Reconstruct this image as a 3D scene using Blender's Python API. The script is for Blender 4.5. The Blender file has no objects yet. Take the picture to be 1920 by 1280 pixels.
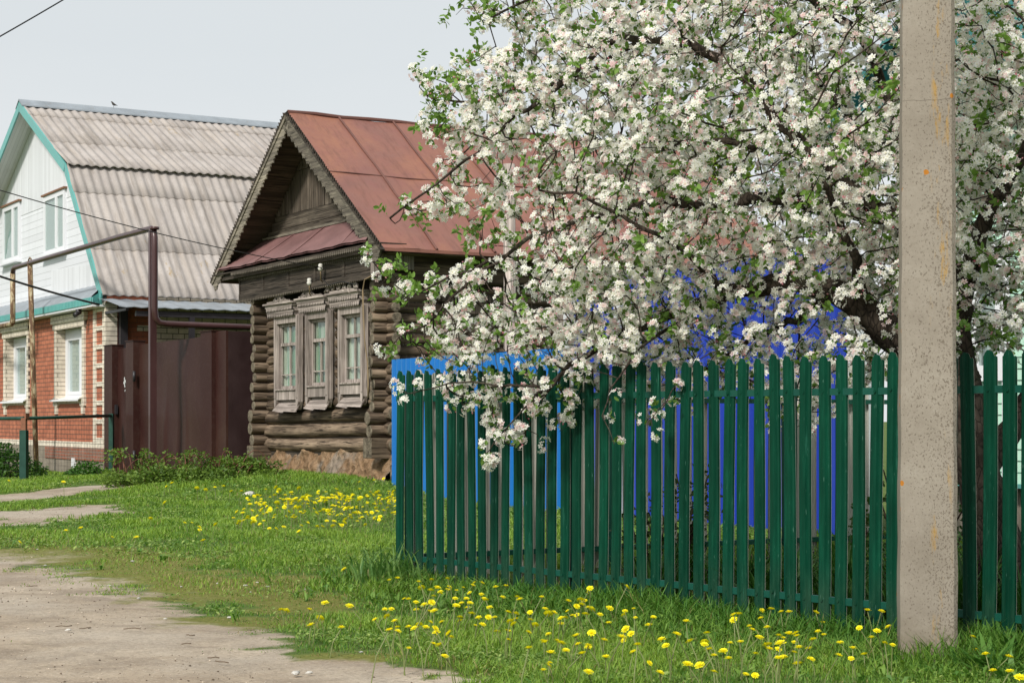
import bpy, math, random
import numpy as np
from math import sin, cos, pi, radians, sqrt, atan2
random.seed(7); rng = np.random.default_rng(11)
S = bpy.context.scene
COL = S.collection

# ---------------------------------------------------------------- camera
HCAM, FPX, HOR = 1.25, 3300.0, 788.0
cam = bpy.data.cameras.new('camera'); cam_o = bpy.data.objects.new('camera', cam); COL.objects.link(cam_o)
cam.sensor_width = 36; cam.sensor_fit = 'HORIZONTAL'; cam.lens = 36*FPX/1920
cam.shift_y = (HOR-640)/1920; cam.clip_start = .1; cam.clip_end = 2000
cam_o.location = (0, 0, HCAM); cam_o.rotation_euler = (radians(90), 0, 0)
S.camera = cam_o

# ---------------------------------------------------------------- light
SUN_EL, SUN_AZ = radians(39), radians(-154)     # azimuth measured from +Y towards +X
sd = np.array([sin(SUN_AZ)*cos(SUN_EL), cos(SUN_AZ)*cos(SUN_EL), sin(SUN_EL)])
sun = bpy.data.lights.new('sun', 'SUN'); sun_o = bpy.data.objects.new('sun', sun); COL.objects.link(sun_o)
sun.energy = 3.7; sun.angle = radians(8); sun.color = (1, .95, .87)
from mathutils import Vector, Matrix
sun_o.rotation_euler = Vector(sd).to_track_quat('Z', 'Y').to_euler()
sun_o.location = (0, 0, 30)
W = bpy.data.worlds.new("World"); S.world = W; W.use_nodes = True
nt = W.node_tree; bgn = nt.nodes['Background']
sky = nt.nodes.new('ShaderNodeTexSky'); sky.sky_type = 'NISHITA'; sky.sun_disc = False
sky.sun_elevation = SUN_EL; sky.sun_rotation = SUN_AZ; sky.dust_density = 4.0; sky.air_density = 1.0; sky.ozone_density = 1.0
hs = nt.nodes.new('ShaderNodeHueSaturation'); hs.inputs['Saturation'].default_value = .10
nt.links.new(sky.outputs[0], hs.inputs['Color'])
# an even high overcast veils most of the clear sky
mixc = nt.nodes.new('ShaderNodeMix'); mixc.data_type = 'RGBA'
mixc.inputs['Factor'].default_value = .8
mixc.inputs['B'].default_value = (8.2, 8.55, 8.75, 1)
tcw = nt.nodes.new('ShaderNodeTexCoord'); spw = nt.nodes.new('ShaderNodeSeparateXYZ'); nt.links.new(tcw.outputs['Generated'], spw.inputs[0])
rw = nt.nodes.new('ShaderNodeMapRange'); rw.inputs['From Min'].default_value = .0; rw.inputs['From Max'].default_value = .28; nt.links.new(spw.outputs[2], rw.inputs['Value'])
nw = nt.nodes.new('ShaderNodeTexNoise'); nw.inputs['Scale'].default_value = 3.2; nw.inputs['Detail'].default_value = 5; mw = nt.nodes.new('ShaderNodeMapping'); mw.inputs['Scale'].default_value = (1, 1, 3.5); nt.links.new(tcw.outputs['Generated'], mw.inputs[0]); nt.links.new(mw.outputs[0], nw.inputs['Vector'])
aw = nt.nodes.new('ShaderNodeMath'); aw.operation = 'MULTIPLY_ADD'; nt.links.new(nw.outputs['Fac'], aw.inputs[0]); aw.inputs[1].default_value = .45; nt.links.new(rw.outputs[0], aw.inputs[2])
cw = nt.nodes.new('ShaderNodeValToRGB'); cw.color_ramp.elements[0].position = .15; cw.color_ramp.elements[0].color = (.92, .94, .95, 1); cw.color_ramp.elements[1].position = 1.2 if False else 1.0; cw.color_ramp.elements[1].color = (.74, .79, .82, 1); nt.links.new(aw.outputs[0], cw.inputs[0])
vw = nt.nodes.new('ShaderNodeVectorMath'); vw.operation = 'SCALE'; vw.inputs['Scale'].default_value = 10.8; nt.links.new(cw.outputs[0], vw.inputs[0]); nt.links.new(vw.outputs[0], mixc.inputs['B'])
nt.links.new(hs.outputs[0], mixc.inputs['A']); nt.links.new(mixc.outputs['Result'], bgn.inputs['Color'])
bgn.inputs['Strength'].default_value = .1
S.view_settings.view_transform = 'Standard'; S.view_settings.look = 'None'
S.view_settings.exposure = 0.0; S.view_settings.gamma = 1.0; S.view_settings.use_curve_mapping = False
S.render.engine = 'CYCLES'
S.cycles.max_bounces = 6; S.cycles.transparent_max_bounces = 12
try: S.cycles.use_denoising = True
except Exception: pass

# ---------------------------------------------------------------- helpers: object level
def tag(o, label=None, cat=None, group=None, kind=None):
    if label: o['label'] = label
    if cat: o['category'] = cat
    if group: o['group'] = group
    if kind: o['kind'] = kind
    return o
def empty(name, loc=(0, 0, 0), rz=0.0, parent=None):
    o = bpy.data.objects.new(name, None); COL.objects.link(o)
    o.location = loc; o.rotation_euler = (0, 0, rz); o.empty_display_size = .2
    if parent: o.parent = parent
    return o
def link_mesh(name, me, mats, parent=None, loc=None, rz=None):
    o = bpy.data.objects.new(name, me); COL.objects.link(o)
    for m in (mats if isinstance(mats, (list, tuple)) else [mats]): me.materials.append(m)
    if parent: o.parent = parent
    if loc is not None: o.location = loc
    if rz is not None: o.rotation_euler = (0, 0, rz)
    return o

class MB:
    """collects shapes and links them as one mesh object"""
    def __init__(s): s.v = []; s.f = []; s.m = []; s.sm = []
    def add(s, vs, fs, mi=0, smooth=False):
        b = len(s.v); s.v.extend([tuple(map(float, p)) for p in vs])
        for f in fs:
            s.f.append([b+i for i in f]); s.m.append(mi); s.sm.append(smooth)
    def box(s, x0, x1, y0, y1, z0, z1, mi=0, rot=None, at=(0, 0, 0)):
        p = [(x, y, z) for z in (z0, z1) for y in (y0, y1) for x in (x0, x1)]
        if rot is not None: p = [tuple(rot @ Vector(q) + Vector(at)) for q in p]
        s.add(p, [(0, 2, 3, 1), (4, 5, 7, 6), (0, 1, 5, 4), (2, 6, 7, 3), (0, 4, 6, 2), (1, 3, 7, 5)], mi)
    def prism(s, poly, y0, y1, mi=0, plane='xz'):
        n = len(poly)
        def P(p, y):
            return (p[0], y, p[1]) if plane == 'xz' else ((p[0], p[1], y) if plane == 'xy' else (y, p[0], p[1]))
        vs = [P(p, y0) for p in poly]+[P(p, y1) for p in poly]
        fs = [tuple(range(n)), tuple(reversed(range(n, 2*n)))]
        fs += [(i, i+n, (i+1) % n+n, (i+1) % n) for i in range(n)]
        s.add(vs, fs, mi)
    def tube(s, pts, rad, k=8, mi=0, smooth=True, cap=True, capmi=None):
        pts = [Vector(p) for p in pts]; n = len(pts)
        if not hasattr(rad, '__len__'): rad = [rad]*n
        vs = []; up = None
        for i, p in enumerate(pts):
            t = (pts[min(i+1, n-1)]-pts[max(i-1, 0)])
            if t.length < 1e-9: t = Vector((0, 0, 1))
            t.normalize()
            if up is None: up = Vector((0, 0, 1)) if abs(t.z) < .9 else Vector((1, 0, 0))
            a = up-t*up.dot(t)
            if a.length < 1e-6: a = t.orthogonal()
            a.normalize(); b = t.cross(a); up = a
            for j in range(k):
                th = 2*pi*j/k; vs.append(p+(a*cos(th)+b*sin(th))*rad[i])
        fs = [(i*k+j, i*k+(j+1) % k, (i+1)*k+(j+1) % k, (i+1)*k+j) for i in range(n-1) for j in range(k)]
        s.add(vs, fs, mi, smooth)
        if cap:
            b = len(s.v)-n*k
            s.f.append([b+j for j in reversed(range(k))]); s.m.append(mi if capmi is None else capmi); s.sm.append(False)
            s.f.append([b+(n-1)*k+j for j in range(k)]); s.m.append(mi if capmi is None else capmi); s.sm.append(False)
    def grid(s, P, mi=0, smooth=False):
        """P: list of rows of points"""
        r, c = len(P), len(P[0])
        s.add([p for row in P for p in row], [(i*c+j, i*c+j+1, (i+1)*c+j+1, (i+1)*c+j) for i in range(r-1) for j in range(c-1)], mi, smooth)
    def build(s, name, mats, parent=None, loc=None, rz=None):
        me = bpy.data.meshes.new(name); me.from_pydata(s.v, [], s.f); me.update()
        me.polygons.foreach_set('material_index', s.m); me.polygons.foreach_set('use_smooth', s.sm)
        return link_mesh(name, me, mats, parent, loc, rz)

def np_mesh(name, V, F, mats, parent=None, smooth=False, mi=None, col=None, loc=None):
    """V (N,3), F (M,k) arrays; col (N,3) vertex tint"""
    V = np.asarray(V, np.float32); F = np.asarray(F, np.int32); M, k = F.shape
    me = bpy.data.meshes.new(name); me.vertices.add(len(V)); me.vertices.foreach_set('co', V.ravel())
    me.loops.add(M*k); me.loops.foreach_set('vertex_index', F.ravel())
    me.polygons.add(M); me.polygons.foreach_set('loop_start', np.arange(0, M*k, k, dtype=np.int32))
    try: me.polygons.foreach_set('loop_total', np.full(M, k, np.int32))
    except Exception: pass
    me.polygons.foreach_set('use_smooth', np.full(M, smooth, dtype=bool))
    if mi is not None: me.polygons.foreach_set('material_index', np.asarray(mi, np.int32))
    if col is not None:
        a = me.attributes.new('tint', 'FLOAT_COLOR', 'POINT')
        a.data.foreach_set('color', np.concatenate([col, np.ones((len(V), 1))], 1).astype(np.float32).ravel())
    me.update(calc_edges=True); me.validate()
    return link_mesh(name, me, mats, parent, loc)

# ---------------------------------------------------------------- helpers: materials
class NT:
    def __init__(s, name):
        s.m = bpy.data.materials.new(name); s.m.use_nodes = True; s.t = s.m.node_tree; s.n = s.t.nodes; s.l = s.t.links
        s.b = s.n['Principled BSDF']; s.out = s.n['Material Output']
    def node(s, t, **kw):
        n = s.n.new(t)
        for k, v in kw.items(): setattr(n, k, v)
        return n
    def put(s, sock, val):
        if isinstance(val, bpy.types.NodeSocket): s.l.new(val, sock)
        else: sock.default_value = val
    def coord(s, which='Object'): return s.node('ShaderNodeTexCoord').outputs[which]
    def mapping(s, vec, scale=(1, 1, 1), loc=(0, 0, 0), rot=(0, 0, 0)):
        n = s.node('ShaderNodeMapping'); s.put(n.inputs['Vector'], vec); n.inputs['Scale'].default_value = scale
        n.inputs['Location'].default_value = loc; n.inputs['Rotation'].default_value = rot; return n.outputs[0]
    def noise(s, vec, scale, detail=4, rough=.55, dist=0.0):
        n = s.node('ShaderNodeTexNoise'); s.put(n.inputs['Vector'], vec); n.inputs['Scale'].default_value = scale
        n.inputs['Detail'].default_value = detail; n.inputs['Roughness'].default_value = rough; n.inputs['Distortion'].default_value = dist
        return n.outputs['Fac']
    def vor(s, vec, scale, feature='F1', out='Distance', rnd=1.0):
        n = s.node('ShaderNodeTexVoronoi', feature=feature); s.put(n.inputs['Vector'], vec); n.inputs['Scale'].default_value = scale
        n.inputs['Randomness'].default_value = rnd; return n.outputs[out]
    def ramp(s, fac, stops, interp='LINEAR'):
        n = s.node('ShaderNodeValToRGB'); s.put(n.inputs['Fac'], fac); r = n.color_ramp; r.interpolation = interp
        while len(r.elements) < len(stops): r.elements.new(.5)
        for e, (p, c) in zip(r.elements, stops):
            e.position = p; e.color = (c, c, c, 1) if not hasattr(c, '__len__') else tuple(c)+(1,)
        return n.outputs['Color']
    def mix(s, f, a, b, mode='MIX'):
        n = s.node('ShaderNodeMix', data_type='RGBA', blend_type=mode); s.put(n.inputs['Factor'], f)
        for k, v in (('A', a), ('B', b)):
            if hasattr(v, '__len__') and not isinstance(v, bpy.types.NodeSocket): v = tuple(v)+(1,) if len(v) == 3 else tuple(v)
            s.put(n.inputs[k], v)
        return n.outputs['Result']
    def math(s, op, a, b=0.0, clamp=False):
        n = s.node('ShaderNodeMath', operation=op, use_clamp=clamp); s.put(n.inputs[0], a); s.put(n.inputs[1], b); return n.outputs[0]
    def bump(s, h, strength=.3, dist=.02, normal=None):
        n = s.node('ShaderNodeBump'); s.put(n.inputs['Height'], h); n.inputs['Strength'].default_value = strength
        n.inputs['Distance'].default_value = dist
        if normal is not None: s.put(n.inputs['Normal'], normal)
        s.l.new(n.outputs[0], s.b.inputs['Normal']); return n.outputs[0]
    def sep(s, vec):
        n = s.node('ShaderNodeSeparateXYZ'); s.put(n.inputs[0], vec); return n.outputs
    def comb(s, x, y, z):
        n = s.node('ShaderNodeCombineXYZ'); s.put(n.inputs[0], x); s.put(n.inputs[1], y); s.put(n.inputs[2], z); return n.outputs[0]
    def attr(s, name, out='Color'):
        n = s.node('ShaderNodeAttribute', attribute_name=name); return n.outputs[out]
    def rand(s): return s.node('ShaderNodeObjectInfo').outputs['Random']
    def fin(s, col, rough=.6, spec=None, metal=None):
        if hasattr(col, '__len__') and not isinstance(col, bpy.types.NodeSocket): col = tuple(col)+(1,) if len(col) == 3 else col
        s.put(s.b.inputs['Base Color'], col); s.put(s.b.inputs['Roughness'], rough)
        if spec is not None: s.b.inputs['Specular IOR Level'].default_value = spec
        if metal is not None: s.b.inputs['Metallic'].default_value = metal
        return s.m

def m_paint(name, c, rough=.4, var=.15, scale=3.0, streak=False, bump=.05, dirt=None, spec=.5):
    t = NT(name); co = t.coord()
    n = t.noise(t.mapping(co, (1, 1, .15)) if streak else co, scale, 5, .6)
    d = tuple(x*(1-var) for x in c); e = tuple(min(1, x*(1+var)) for x in c)
    col = t.ramp(n, [(.3, d), (.7, e)])
    if dirt:
        n2 = t.noise(t.mapping(co, (1, 1, .4)), scale*4, 6, .7); col = t.mix(t.ramp(n2, [(.58, 0.), (.72, .6)]), col, dirt)
    t.bump(t.noise(co, scale*8, 3), bump, .01)
    return t.fin(col, t.ramp(n, [(.3, rough*.85), (.7, min(1, rough*1.2))]), spec)

def m_wood(name, dark, light, axis='x', grain=14, bump=.5, gap=None, rough=.85, vor=None):
    """weathered timber, grain along the axis of the object"""
    t = NT(name); co = t.coord(); k = grain
    sc = {'x': (.6, k, k), 'y': (k, .6, k), 'z': (k, k, .6)}[axis]
    off = t.math('MULTIPLY', t.rand(), 37.0)
    v = t.node('ShaderNodeVectorMath', operation='ADD'); t.put(v.inputs[0], t.mapping(co, sc)); t.put(v.inputs[1], t.comb(off, off, off))
    n1 = t.noise(v.outputs[0], 1.0, 6, .65, .4); n2 = t.noise(v.outputs[0], 3.1, 4, .6, .2)
    big = t.noise(co, 1.7, 3)
    col = t.ramp(n1, [(.28, tuple(x*.35 for x in dark)), (.42, dark), (.62, light), (.8, tuple(x*1.2 for x in light))])
    col = t.mix(t.ramp(n2, [(.36, 1.), (.46, 0.)]), col, tuple(x*.3 for x in dark))
    col = t.mix(t.ramp(big, [(.35, .5), (.65, 0.)]), col, tuple(x*.6 for x in dark))
    r = t.ramp(t.rand(), [(0., .72), (1., 1.25)]); col = t.mix(1.0, col, r, 'MULTIPLY')
    h = t.mix(.5, n1, n2); t.bump(h, bump, .02)
    return t.fin(col, rough, .25)

def m_simple(name, c, rough=.6, spec=.4): return NT(name).fin(c, rough, spec)

def m_leafy(name, c1, c2, trans=.35, rough=.5, use_tint=True, tint=None):
    t = NT(name)
    base = t.attr('tint') if use_tint else t.ramp(t.noise(t.coord(), 4, 3), [(.3, c1), (.7, c2)])
    if use_tint and c1 is not None: base = t.mix(t.sep(base)[0], c1, c2)
    t.fin(base, rough, .3)
    tr = t.node('ShaderNodeBsdfTranslucent')
    hs = t.node('ShaderNodeHueSaturation'); hs.inputs['Value'].default_value = 1.25; hs.inputs['Saturation'].default_value = 1.1; t.put(hs.inputs['Color'], base)
    t.put(tr.inputs['Color'], hs.outputs[0])
    mx = t.node('ShaderNodeMixShader'); mx.inputs[0].default_value = trans
    t.l.new(t.b.outputs[0], mx.inputs[1]); t.l.new(tr.outputs[0], mx.inputs[2]); t.l.new(mx.outputs[0], t.out.inputs['Surface'])
    return t.m

# ---------------------------------------------------------------- the street frame
R0 = np.array([-2.1, 30.0]); AX = np.array([.4985, -.8669]); AY = np.array([.8669, .4985]); RZ = atan2(AX[1], AX[0])
def SW(a, v, z=0.0):                       # street frame -> world
    p = R0+AX*a+AY*v; return Vector((p[0], p[1], z))
def a_at(px, v):                           # distance along the street line of an image column, on the line at depth v
    k = (px-960)/FPX; b = R0+AY*v
    return (k*b[1]-b[0])/(AX[0]-k*AX[1])
def z_at(py, a, v): return HCAM+(HOR-py)*SW(a, v).y/FPX
def at(px, py, Y): return Vector(((px-960)/FPX*Y, Y, HCAM+(HOR-py)*Y/FPX))

# ---------------------------------------------------------------- value noise on numpy arrays
def _h(ix, iy, s):
    n = (ix.astype(np.int64)*374761393+iy.astype(np.int64)*668265263+s*982451653) & 0x7fffffff
    n = ((n ^ (n >> 13))*1274126177) & 0x7fffffff
    return ((n ^ (n >> 16)) & 0xffff)/65535.0
def vnoise(x, y, s=0):
    x = np.asarray(x, float); y = np.asarray(y, float)
    x0 = np.floor(x); y0 = np.floor(y); fx = x-x0; fy = y-y0; fx = fx*fx*(3-2*fx); fy = fy*fy*(3-2*fy)
    a = _h(x0, y0, s); b = _h(x0+1, y0, s); c = _h(x0, y0+1, s); d = _h(x0+1, y0+1, s)
    return (a*(1-fx)+b*fx)*(1-fy)+(c*(1-fx)+d*fx)*fy
def fbm(x, y, s=0, o=4):
    r = 0; amp = .5; tot = 0
    for i in range(o): r = r+amp*vnoise(x*2**i, y*2**i, s+i*17); tot += amp; amp *= .5
    return r/tot
def sstep(a, b, x):
    t = np.clip((x-a)/(b-a), 0, 1); return t*t*(3-2*t)

# ---------------------------------------------------------------- ground relief and cover
def relief(x, y):
    x = np.asarray(x, float); y = np.asarray(y, float)
    a = (x-R0[0])*AX[0]+(y-R0[1])*AX[1]; v = (x-R0[0])*AY[0]+(y-R0[1])*AY[1]
    mound = .27*np.exp(-(np.minimum(v+.2, 0)/3.0)**2)*sstep(-11, -5.5, a)*(1-sstep(-2, 6, a))
    z = mound-.10*sstep(-9, -15, a)*sstep(-6, -1, v)
    z = z+.05*(fbm(x*.5, y*.5, 3)-.5)+.02*(fbm(x*2.3, y*2.3, 5)-.5)
    fs = (x+.927)*.6413-(y-14.6)*.7673; fo = -(x+.927)*.7673-(y-14.6)*.6413
    z = z-.10*sstep(-2.2, 2.6, fs)*(1-sstep(1.2, 3.6, np.abs(fo)))
    return z
def gz(x, y): return float(relief(np.array([x]), np.array([y]))[0])
def G(px, py, dz=0.0):
    """point of the ground seen at a place of the photograph"""
    z = dz
    for _ in range(6):
        Y = (HCAM-z)*FPX/max(py-HOR, 4.0); X = (px-960)/FPX*Y; z = gz(X, Y)+dz
    return X, Y
def in_poly(x, y, poly):
    c = np.zeros(x.shape, bool); n = len(poly)
    for i in range(n):
        x1, y1 = poly[i]; x2, y2 = poly[(i+1) % n]
        k = ((y1 > y) != (y2 > y)) & (x < (x2-x1)*(y-y1)/((y2-y1) if y2 != y1 else 1e-9)+x1); c ^= k
    return c
def poly_sd(x, y, poly):
    d = np.full(x.shape, 1e9); n = len(poly)
    for i in range(n):
        x1, y1 = poly[i]; x2, y2 = poly[(i+1) % n]; dx, dy = x2-x1, y2-y1
        t = np.clip(((x-x1)*dx+(y-y1)*dy)/(dx*dx+dy*dy+1e-12), 0, 1); d = np.minimum(d, np.hypot(x-x1-t*dx, y-y1-t*dy))
    return np.where(in_poly(x, y, poly), d, -d)     # positive inside
def PG(pts): return [G(*p) for p in pts]
DIRT = PG([(-700, 1040), (-10, 1028), (110, 1040), (150, 1062), (190, 1086), (270, 1098), (330, 1112), (400, 1138), (432, 1160), (520, 1190), (560, 1208), (640, 1224), (720, 1228), (800, 1248), (870, 1268), (930, 1300), (1010, 1420), (900, 3000), (-2500, 3000)])
MOSS = PG([(-40, 1036), (60, 1016), (180, 1018), (300, 1034), (420, 1050), (540, 1086), (620, 1130), (590, 1160), (500, 1165), (420, 1145), (330, 1108), (260, 1098), (190, 1084), (150, 1060)])
ROAD = PG([(-500, 930), (-10, 926), (110, 914), (225, 905), (235, 918), (120, 932), (-10, 944), (-500, 955)])
SAND = PG([(25, 952), (120, 946), (230, 943), (272, 945), (262, 958), (190, 966), (110, 976), (20, 984), (-60, 986), (-60, 960)])
GARD = None
def cover(x, y):
    """0 grass .. 1 bare, plus moss"""
    n = (fbm(x*1.3, y*1.3, 21, 4)-.5); n2 = (fbm(x*5, y*5, 31, 3)-.5)
    d = poly_sd(x, y, DIRT)-.12+1.3*n+.5*n2
    wd = np.clip(.12+.16*(y-8.7), .12, 1.3); bare = sstep(-1, 1.0, d/wd)
    bare = np.maximum(bare, sstep(-.1, .35, poly_sd(x, y, ROAD)+.9*n+.3*n2))
    bare = np.maximum(bare, sstep(-.05, .3, poly_sd(x, y, SAND)+1.8*n+.8*n2))
    moss = sstep(-.25, .35, poly_sd(x, y, MOSS)+1.9*n+.7*n2)*(1-.5*bare)
    moss = np.maximum(moss, .85*np.exp(-((d+.35*wd)/(.22+.10*np.clip(y-8.7, 0, 8)))**2)*sstep(.3, .55, fbm(x*1.6+3, y*1.6, 57, 3)))
    return np.clip(bare, 0, 1), np.clip(moss, 0, 1)

# ================================================================ the ground
F0 = np.array([-.927, 14.60]); F1 = np.array([2.842, 10.09]); FL = float(np.hypot(*(F1-F0))); FD = (F1-F0)/FL   # picket fence line
FN = np.array([FD[1], -FD[0]])                                   # outward (towards the road)
GARD = [tuple(F0), tuple(F0+FD*9.5), tuple(F0+FD*9.5+np.array([6., 3.5])), tuple(F0+np.array([7.4, 4.45]))]
def m_ground():
    t = NT('ground'); co = t.coord(); at_ = t.sep(t.attr('tint'))
    fine = t.noise(co, 26, 6, .7); mid = t.noise(co, 2.6, 6, .65, .6); big = t.noise(co, .55, 4, .6)
    streak = t.noise(t.mapping(co, (.75, 1.25, 1), rot=(0, 0, radians(-24))), .8, 7, .68, .25)
    dirt = t.ramp(streak, [(.30, (.265, .203, .146)), (.5, (.385, .312, .232)), (.68, (.485, .405, .312))])
    dirt = t.mix(t.ramp(mid, [(.40, .75), (.58, 0.)]), dirt, (.235, .188, .142))
    dirt = t.mix(t.ramp(big, [(.45, 0.), (.62, .6)]), dirt, (.47, .41, .335))
    dirt = t.mix(t.ramp(fine, [(.36, .55), (.5, 0.)]), dirt, (.20, .165, .13))
    dirt = t.mix(t.ramp(t.vor(co, 38), [(.10, .5), (.2, 0.)]), dirt, (.50, .46, .40))
    dirt = t.mix(t.ramp(t.noise(co, 9, 5, .7), [(.60, 0.), (.72, .55)]), dirt, (.19, .165, .10))
    dirt = t.mix(t.ramp(t.noise(co, 75, 3, .8), [(.30, .7), (.44, 0.)]), dirt, (.17, .135, .105))
    dirt = t.mix(t.ramp(t.noise(co, 48, 3, .8), [(.58, 0.), (.70, .6)]), dirt, (.58, .51, .42))
    dirt = t.mix(t.math('MULTIPLY', t.ramp(t.vor(co, 21), [(.07, 1.), (.13, 0.)]), t.ramp(t.noise(co, 3.1, 4, .7), [(.45, 0.), (.6, .9)])), dirt, (.10, .075, .05))
    turf = t.ramp(mid, [(.3, (.06, .095, .022)), (.55, (.10, .145, .034)), (.75, (.16, .16, .065))])
    moss = t.ramp(fine, [(.3, (.09, .092, .022)), (.55, (.175, .172, .038)), (.75, (.26, .235, .11))])
    soil = t.ramp(mid, [(.3, (.02, .016, .012)), (.7, (.05, .042, .03))])
    edge = t.math('ADD', at_[0], t.math('MULTIPLY', t.math('SUBTRACT', t.noise(co, 5.5, 6, .7), .5), .9))
    c = t.mix(t.ramp(edge, [(.35, 0.), (.6, 1.)]), turf, dirt)
    me = t.math('ADD', at_[1], t.math('MULTIPLY', t.math('SUBTRACT', t.noise(co, 4.0, 6, .75), .5), 1.3))
    c = t.mix(t.ramp(me, [(.4, 0.), (.75, .85)]), c, moss)
    c = t.mix(at_[2], c, soil)
    h = t.mix(.5, fine, t.vor(co, 30)); h = t.mix(.6, h, mid)
    t.bump(h, .5, .03); return t.fin(c, .95, .15)
def make_ground():
    xs = np.concatenate([np.array([-900, -400, -180, -90, -50, -34, -26, -20, -17]), np.arange(-15, 7.01, .1), np.array([8, 9.5, 12, 16, 24, 40, 90, 200, 500, 900])])
    ys = [-900, -300, -80, -20, -6, -1, 2, 4, 5.5, 6.5]; y = 7.2
    while y < 50: ys.append(y); y += max(.06, .004*(y-4))
    ys = np.array(ys+[54, 62, 80, 120, 200, 400, 900, 1800])
    X, Y = np.meshgrid(xs, ys); x, y = X.ravel(), Y.ravel(); z = relief(x, y)
    bare, moss = cover(x, y); soil = sstep(-.1, .2, poly_sd(x, y, GARD))
    z = z-.012*bare
    r, c = X.shape; i = np.arange(r*c).reshape(r, c)
    F = np.stack([i[:-1, :-1], i[:-1, 1:], i[1:, 1:], i[1:, :-1]], -1).reshape(-1, 4)
    o = np_mesh('ground', np.stack([x, y, z], 1), F, m_ground(), smooth=True, col=np.stack([bare, moss, soil], 1))
    tag(o, 'tan dirt track and grassy verge in front of the houses', 'ground', kind='structure')
make_ground()

def blades(x, y, z, h, w, lean, az, tint, wide_at=.35, droop=.5):
    """five-cornered bent blades; returns V, F(tri), col"""
    n = len(x); ca, sa = np.cos(az), np.sin(az); fa = az+pi/2+rng.normal(0, .5, n); ra, rb = np.cos(fa), np.sin(fa)
    V = np.empty((n, 5, 3), np.float32)
    l1 = lean*h*.35; l2 = lean*h
    for k, (s, f, lx, ww) in enumerate(((-1, 0, 0, .6), (1, 0, 0, .6), (-1, .55, 1, 1.), (1, .55, 1, 1.), (0, 1, 2, 0))):
        L = 0*h if lx == 0 else (l1 if lx == 1 else l2)
        H = h*f if lx < 2 else h*np.sqrt(np.maximum(1-(lean*droop)**2, .1))
        V[:, k, 0] = x+ca*L+ra*s*w*ww*.5; V[:, k, 1] = y+sa*L+rb*s*w*ww*.5; V[:, k, 2] = z+H
    b = (np.arange(n)*5)[:, None, None]
    F = (b+np.array([[0, 1, 3], [0, 3, 2], [2, 3, 4]])[None]).reshape(-1, 3)
    return V.reshape(-1, 3), F, np.repeat(tint, 5, 0)
def fence_dist(x, y):
    """(distance outward of the picket fence, distance along it)"""
    dx, dy = x-F0[0], y-F0[1]; return dx*FN[0]+dy*FN[1], dx*FD[0]+dy*FD[1]
def street(x, y):
    return (x-R0[0])*AX[0]+(y-R0[1])*AX[1], (x-R0[0])*AY[0]+(y-R0[1])*AY[1]
M_GRASS = m_leafy('grass', None, None, .3, .55)
def make_grass():
    N = 880000; u = rng.random(N)
    lo, hi = 7.6**.4, 47**.4; y = (lo+u*(hi-lo))**2.5
    x = (rng.random(N)*2-1)*(.34*y+1.0)
    a, v = street(x, y); fo, fs = fence_dist(x, y)
    bare, moss = cover(x, y)
    n1 = fbm(x*.9, y*.9, 41, 4); n2 = fbm(x*3.1, y*3.1, 47, 3)
    ing = in_poly(x, y, GARD)
    dens = (1-sstep(.12, .85, bare+.6*(n2-.5)))*(1-.62*sstep(.25, .6, moss))
    dens *= .55+.45*sstep(.35, .6, n1)
    dens = np.where(ing, .12, dens)
    behind = (v > -.35) & (a < .1) | (v > .3)
    dens = np.where(behind, 0, dens)
    keep = rng.random(N) < dens
    x, y, fo, fs, a, v, n1, n2, bare, moss, ing = [q[keep] for q in (x, y, fo, fs, a, v, n1, n2, bare, moss, ing)]
    z = relief(x, y)-.012*bare-.004; n = len(x)
    strip = np.exp(-(np.maximum(fo-.05, 0)/.75)**2)*(fo > -.4)*(fs > -.5)*(.25+.75*sstep(.2, 1.8, fs))           # long grass at the foot of the fence
    corner = np.exp(-(((x-F0[0]+.05)/.45)**2+((y-F0[1]+.35)/.6)**2))
    hedge = np.exp(-((v+1.5)/1.0)**2)*.8*(a < .5)
    hgt = (.022+.034*sstep(.35, .7, n1))*(1+.5*(n2-.5))+.088*strip*(.6+.8*n2)+.07*corner+.05*np.exp(-(((x-2.33)/.30)**2+((y-9.68)/.28)**2))+.03*hedge
    hgt *= (1-.7*sstep(.02, .45, bare))*(1-.45*sstep(.2, .6, moss)); hgt *= .55+.9*rng.random(n)
    hgt = np.where(ing, hgt*.8+.03, hgt)
    h = hgt*1.25
    w = (.0042+.0022*rng.random(n))*(y/10)**.75*(1+.5*strip)
    lean = np.clip(.25+.75*rng.random(n)+.1*strip, 0, .97); az = rng.random(n)*2*pi
    g = np.clip(1.1*(n1-.5)+.8*rng.random(n)+.08+.5*(n2-.5), 0, 1)[:, None]
    dark = np.array([.058, .160, .020]); light = np.array([.270, .405, .056]); lush = np.array([.055, .165, .024])
    tint = dark*(1-g)+light*g
    tint = tint*(1-.75*strip[:, None])+lush*(.75*strip[:, None])*(.7+.7*rng.random(n)[:, None])
    dry = (rng.random(n) < .03+.3*moss+.35*bare)[:, None]; tint = np.where(dry, np.array([.30, .26, .10])*(.6+.6*rng.random(n)[:, None]), tint)
    V, F, C = blades(x, y, z, h, w, lean, az, tint)
    o = np_mesh('grass', V, F, M_GRASS, col=C)
    tag(o, 'short green grass covering the verge and yard', 'grass', kind='stuff')
make_grass()
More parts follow.
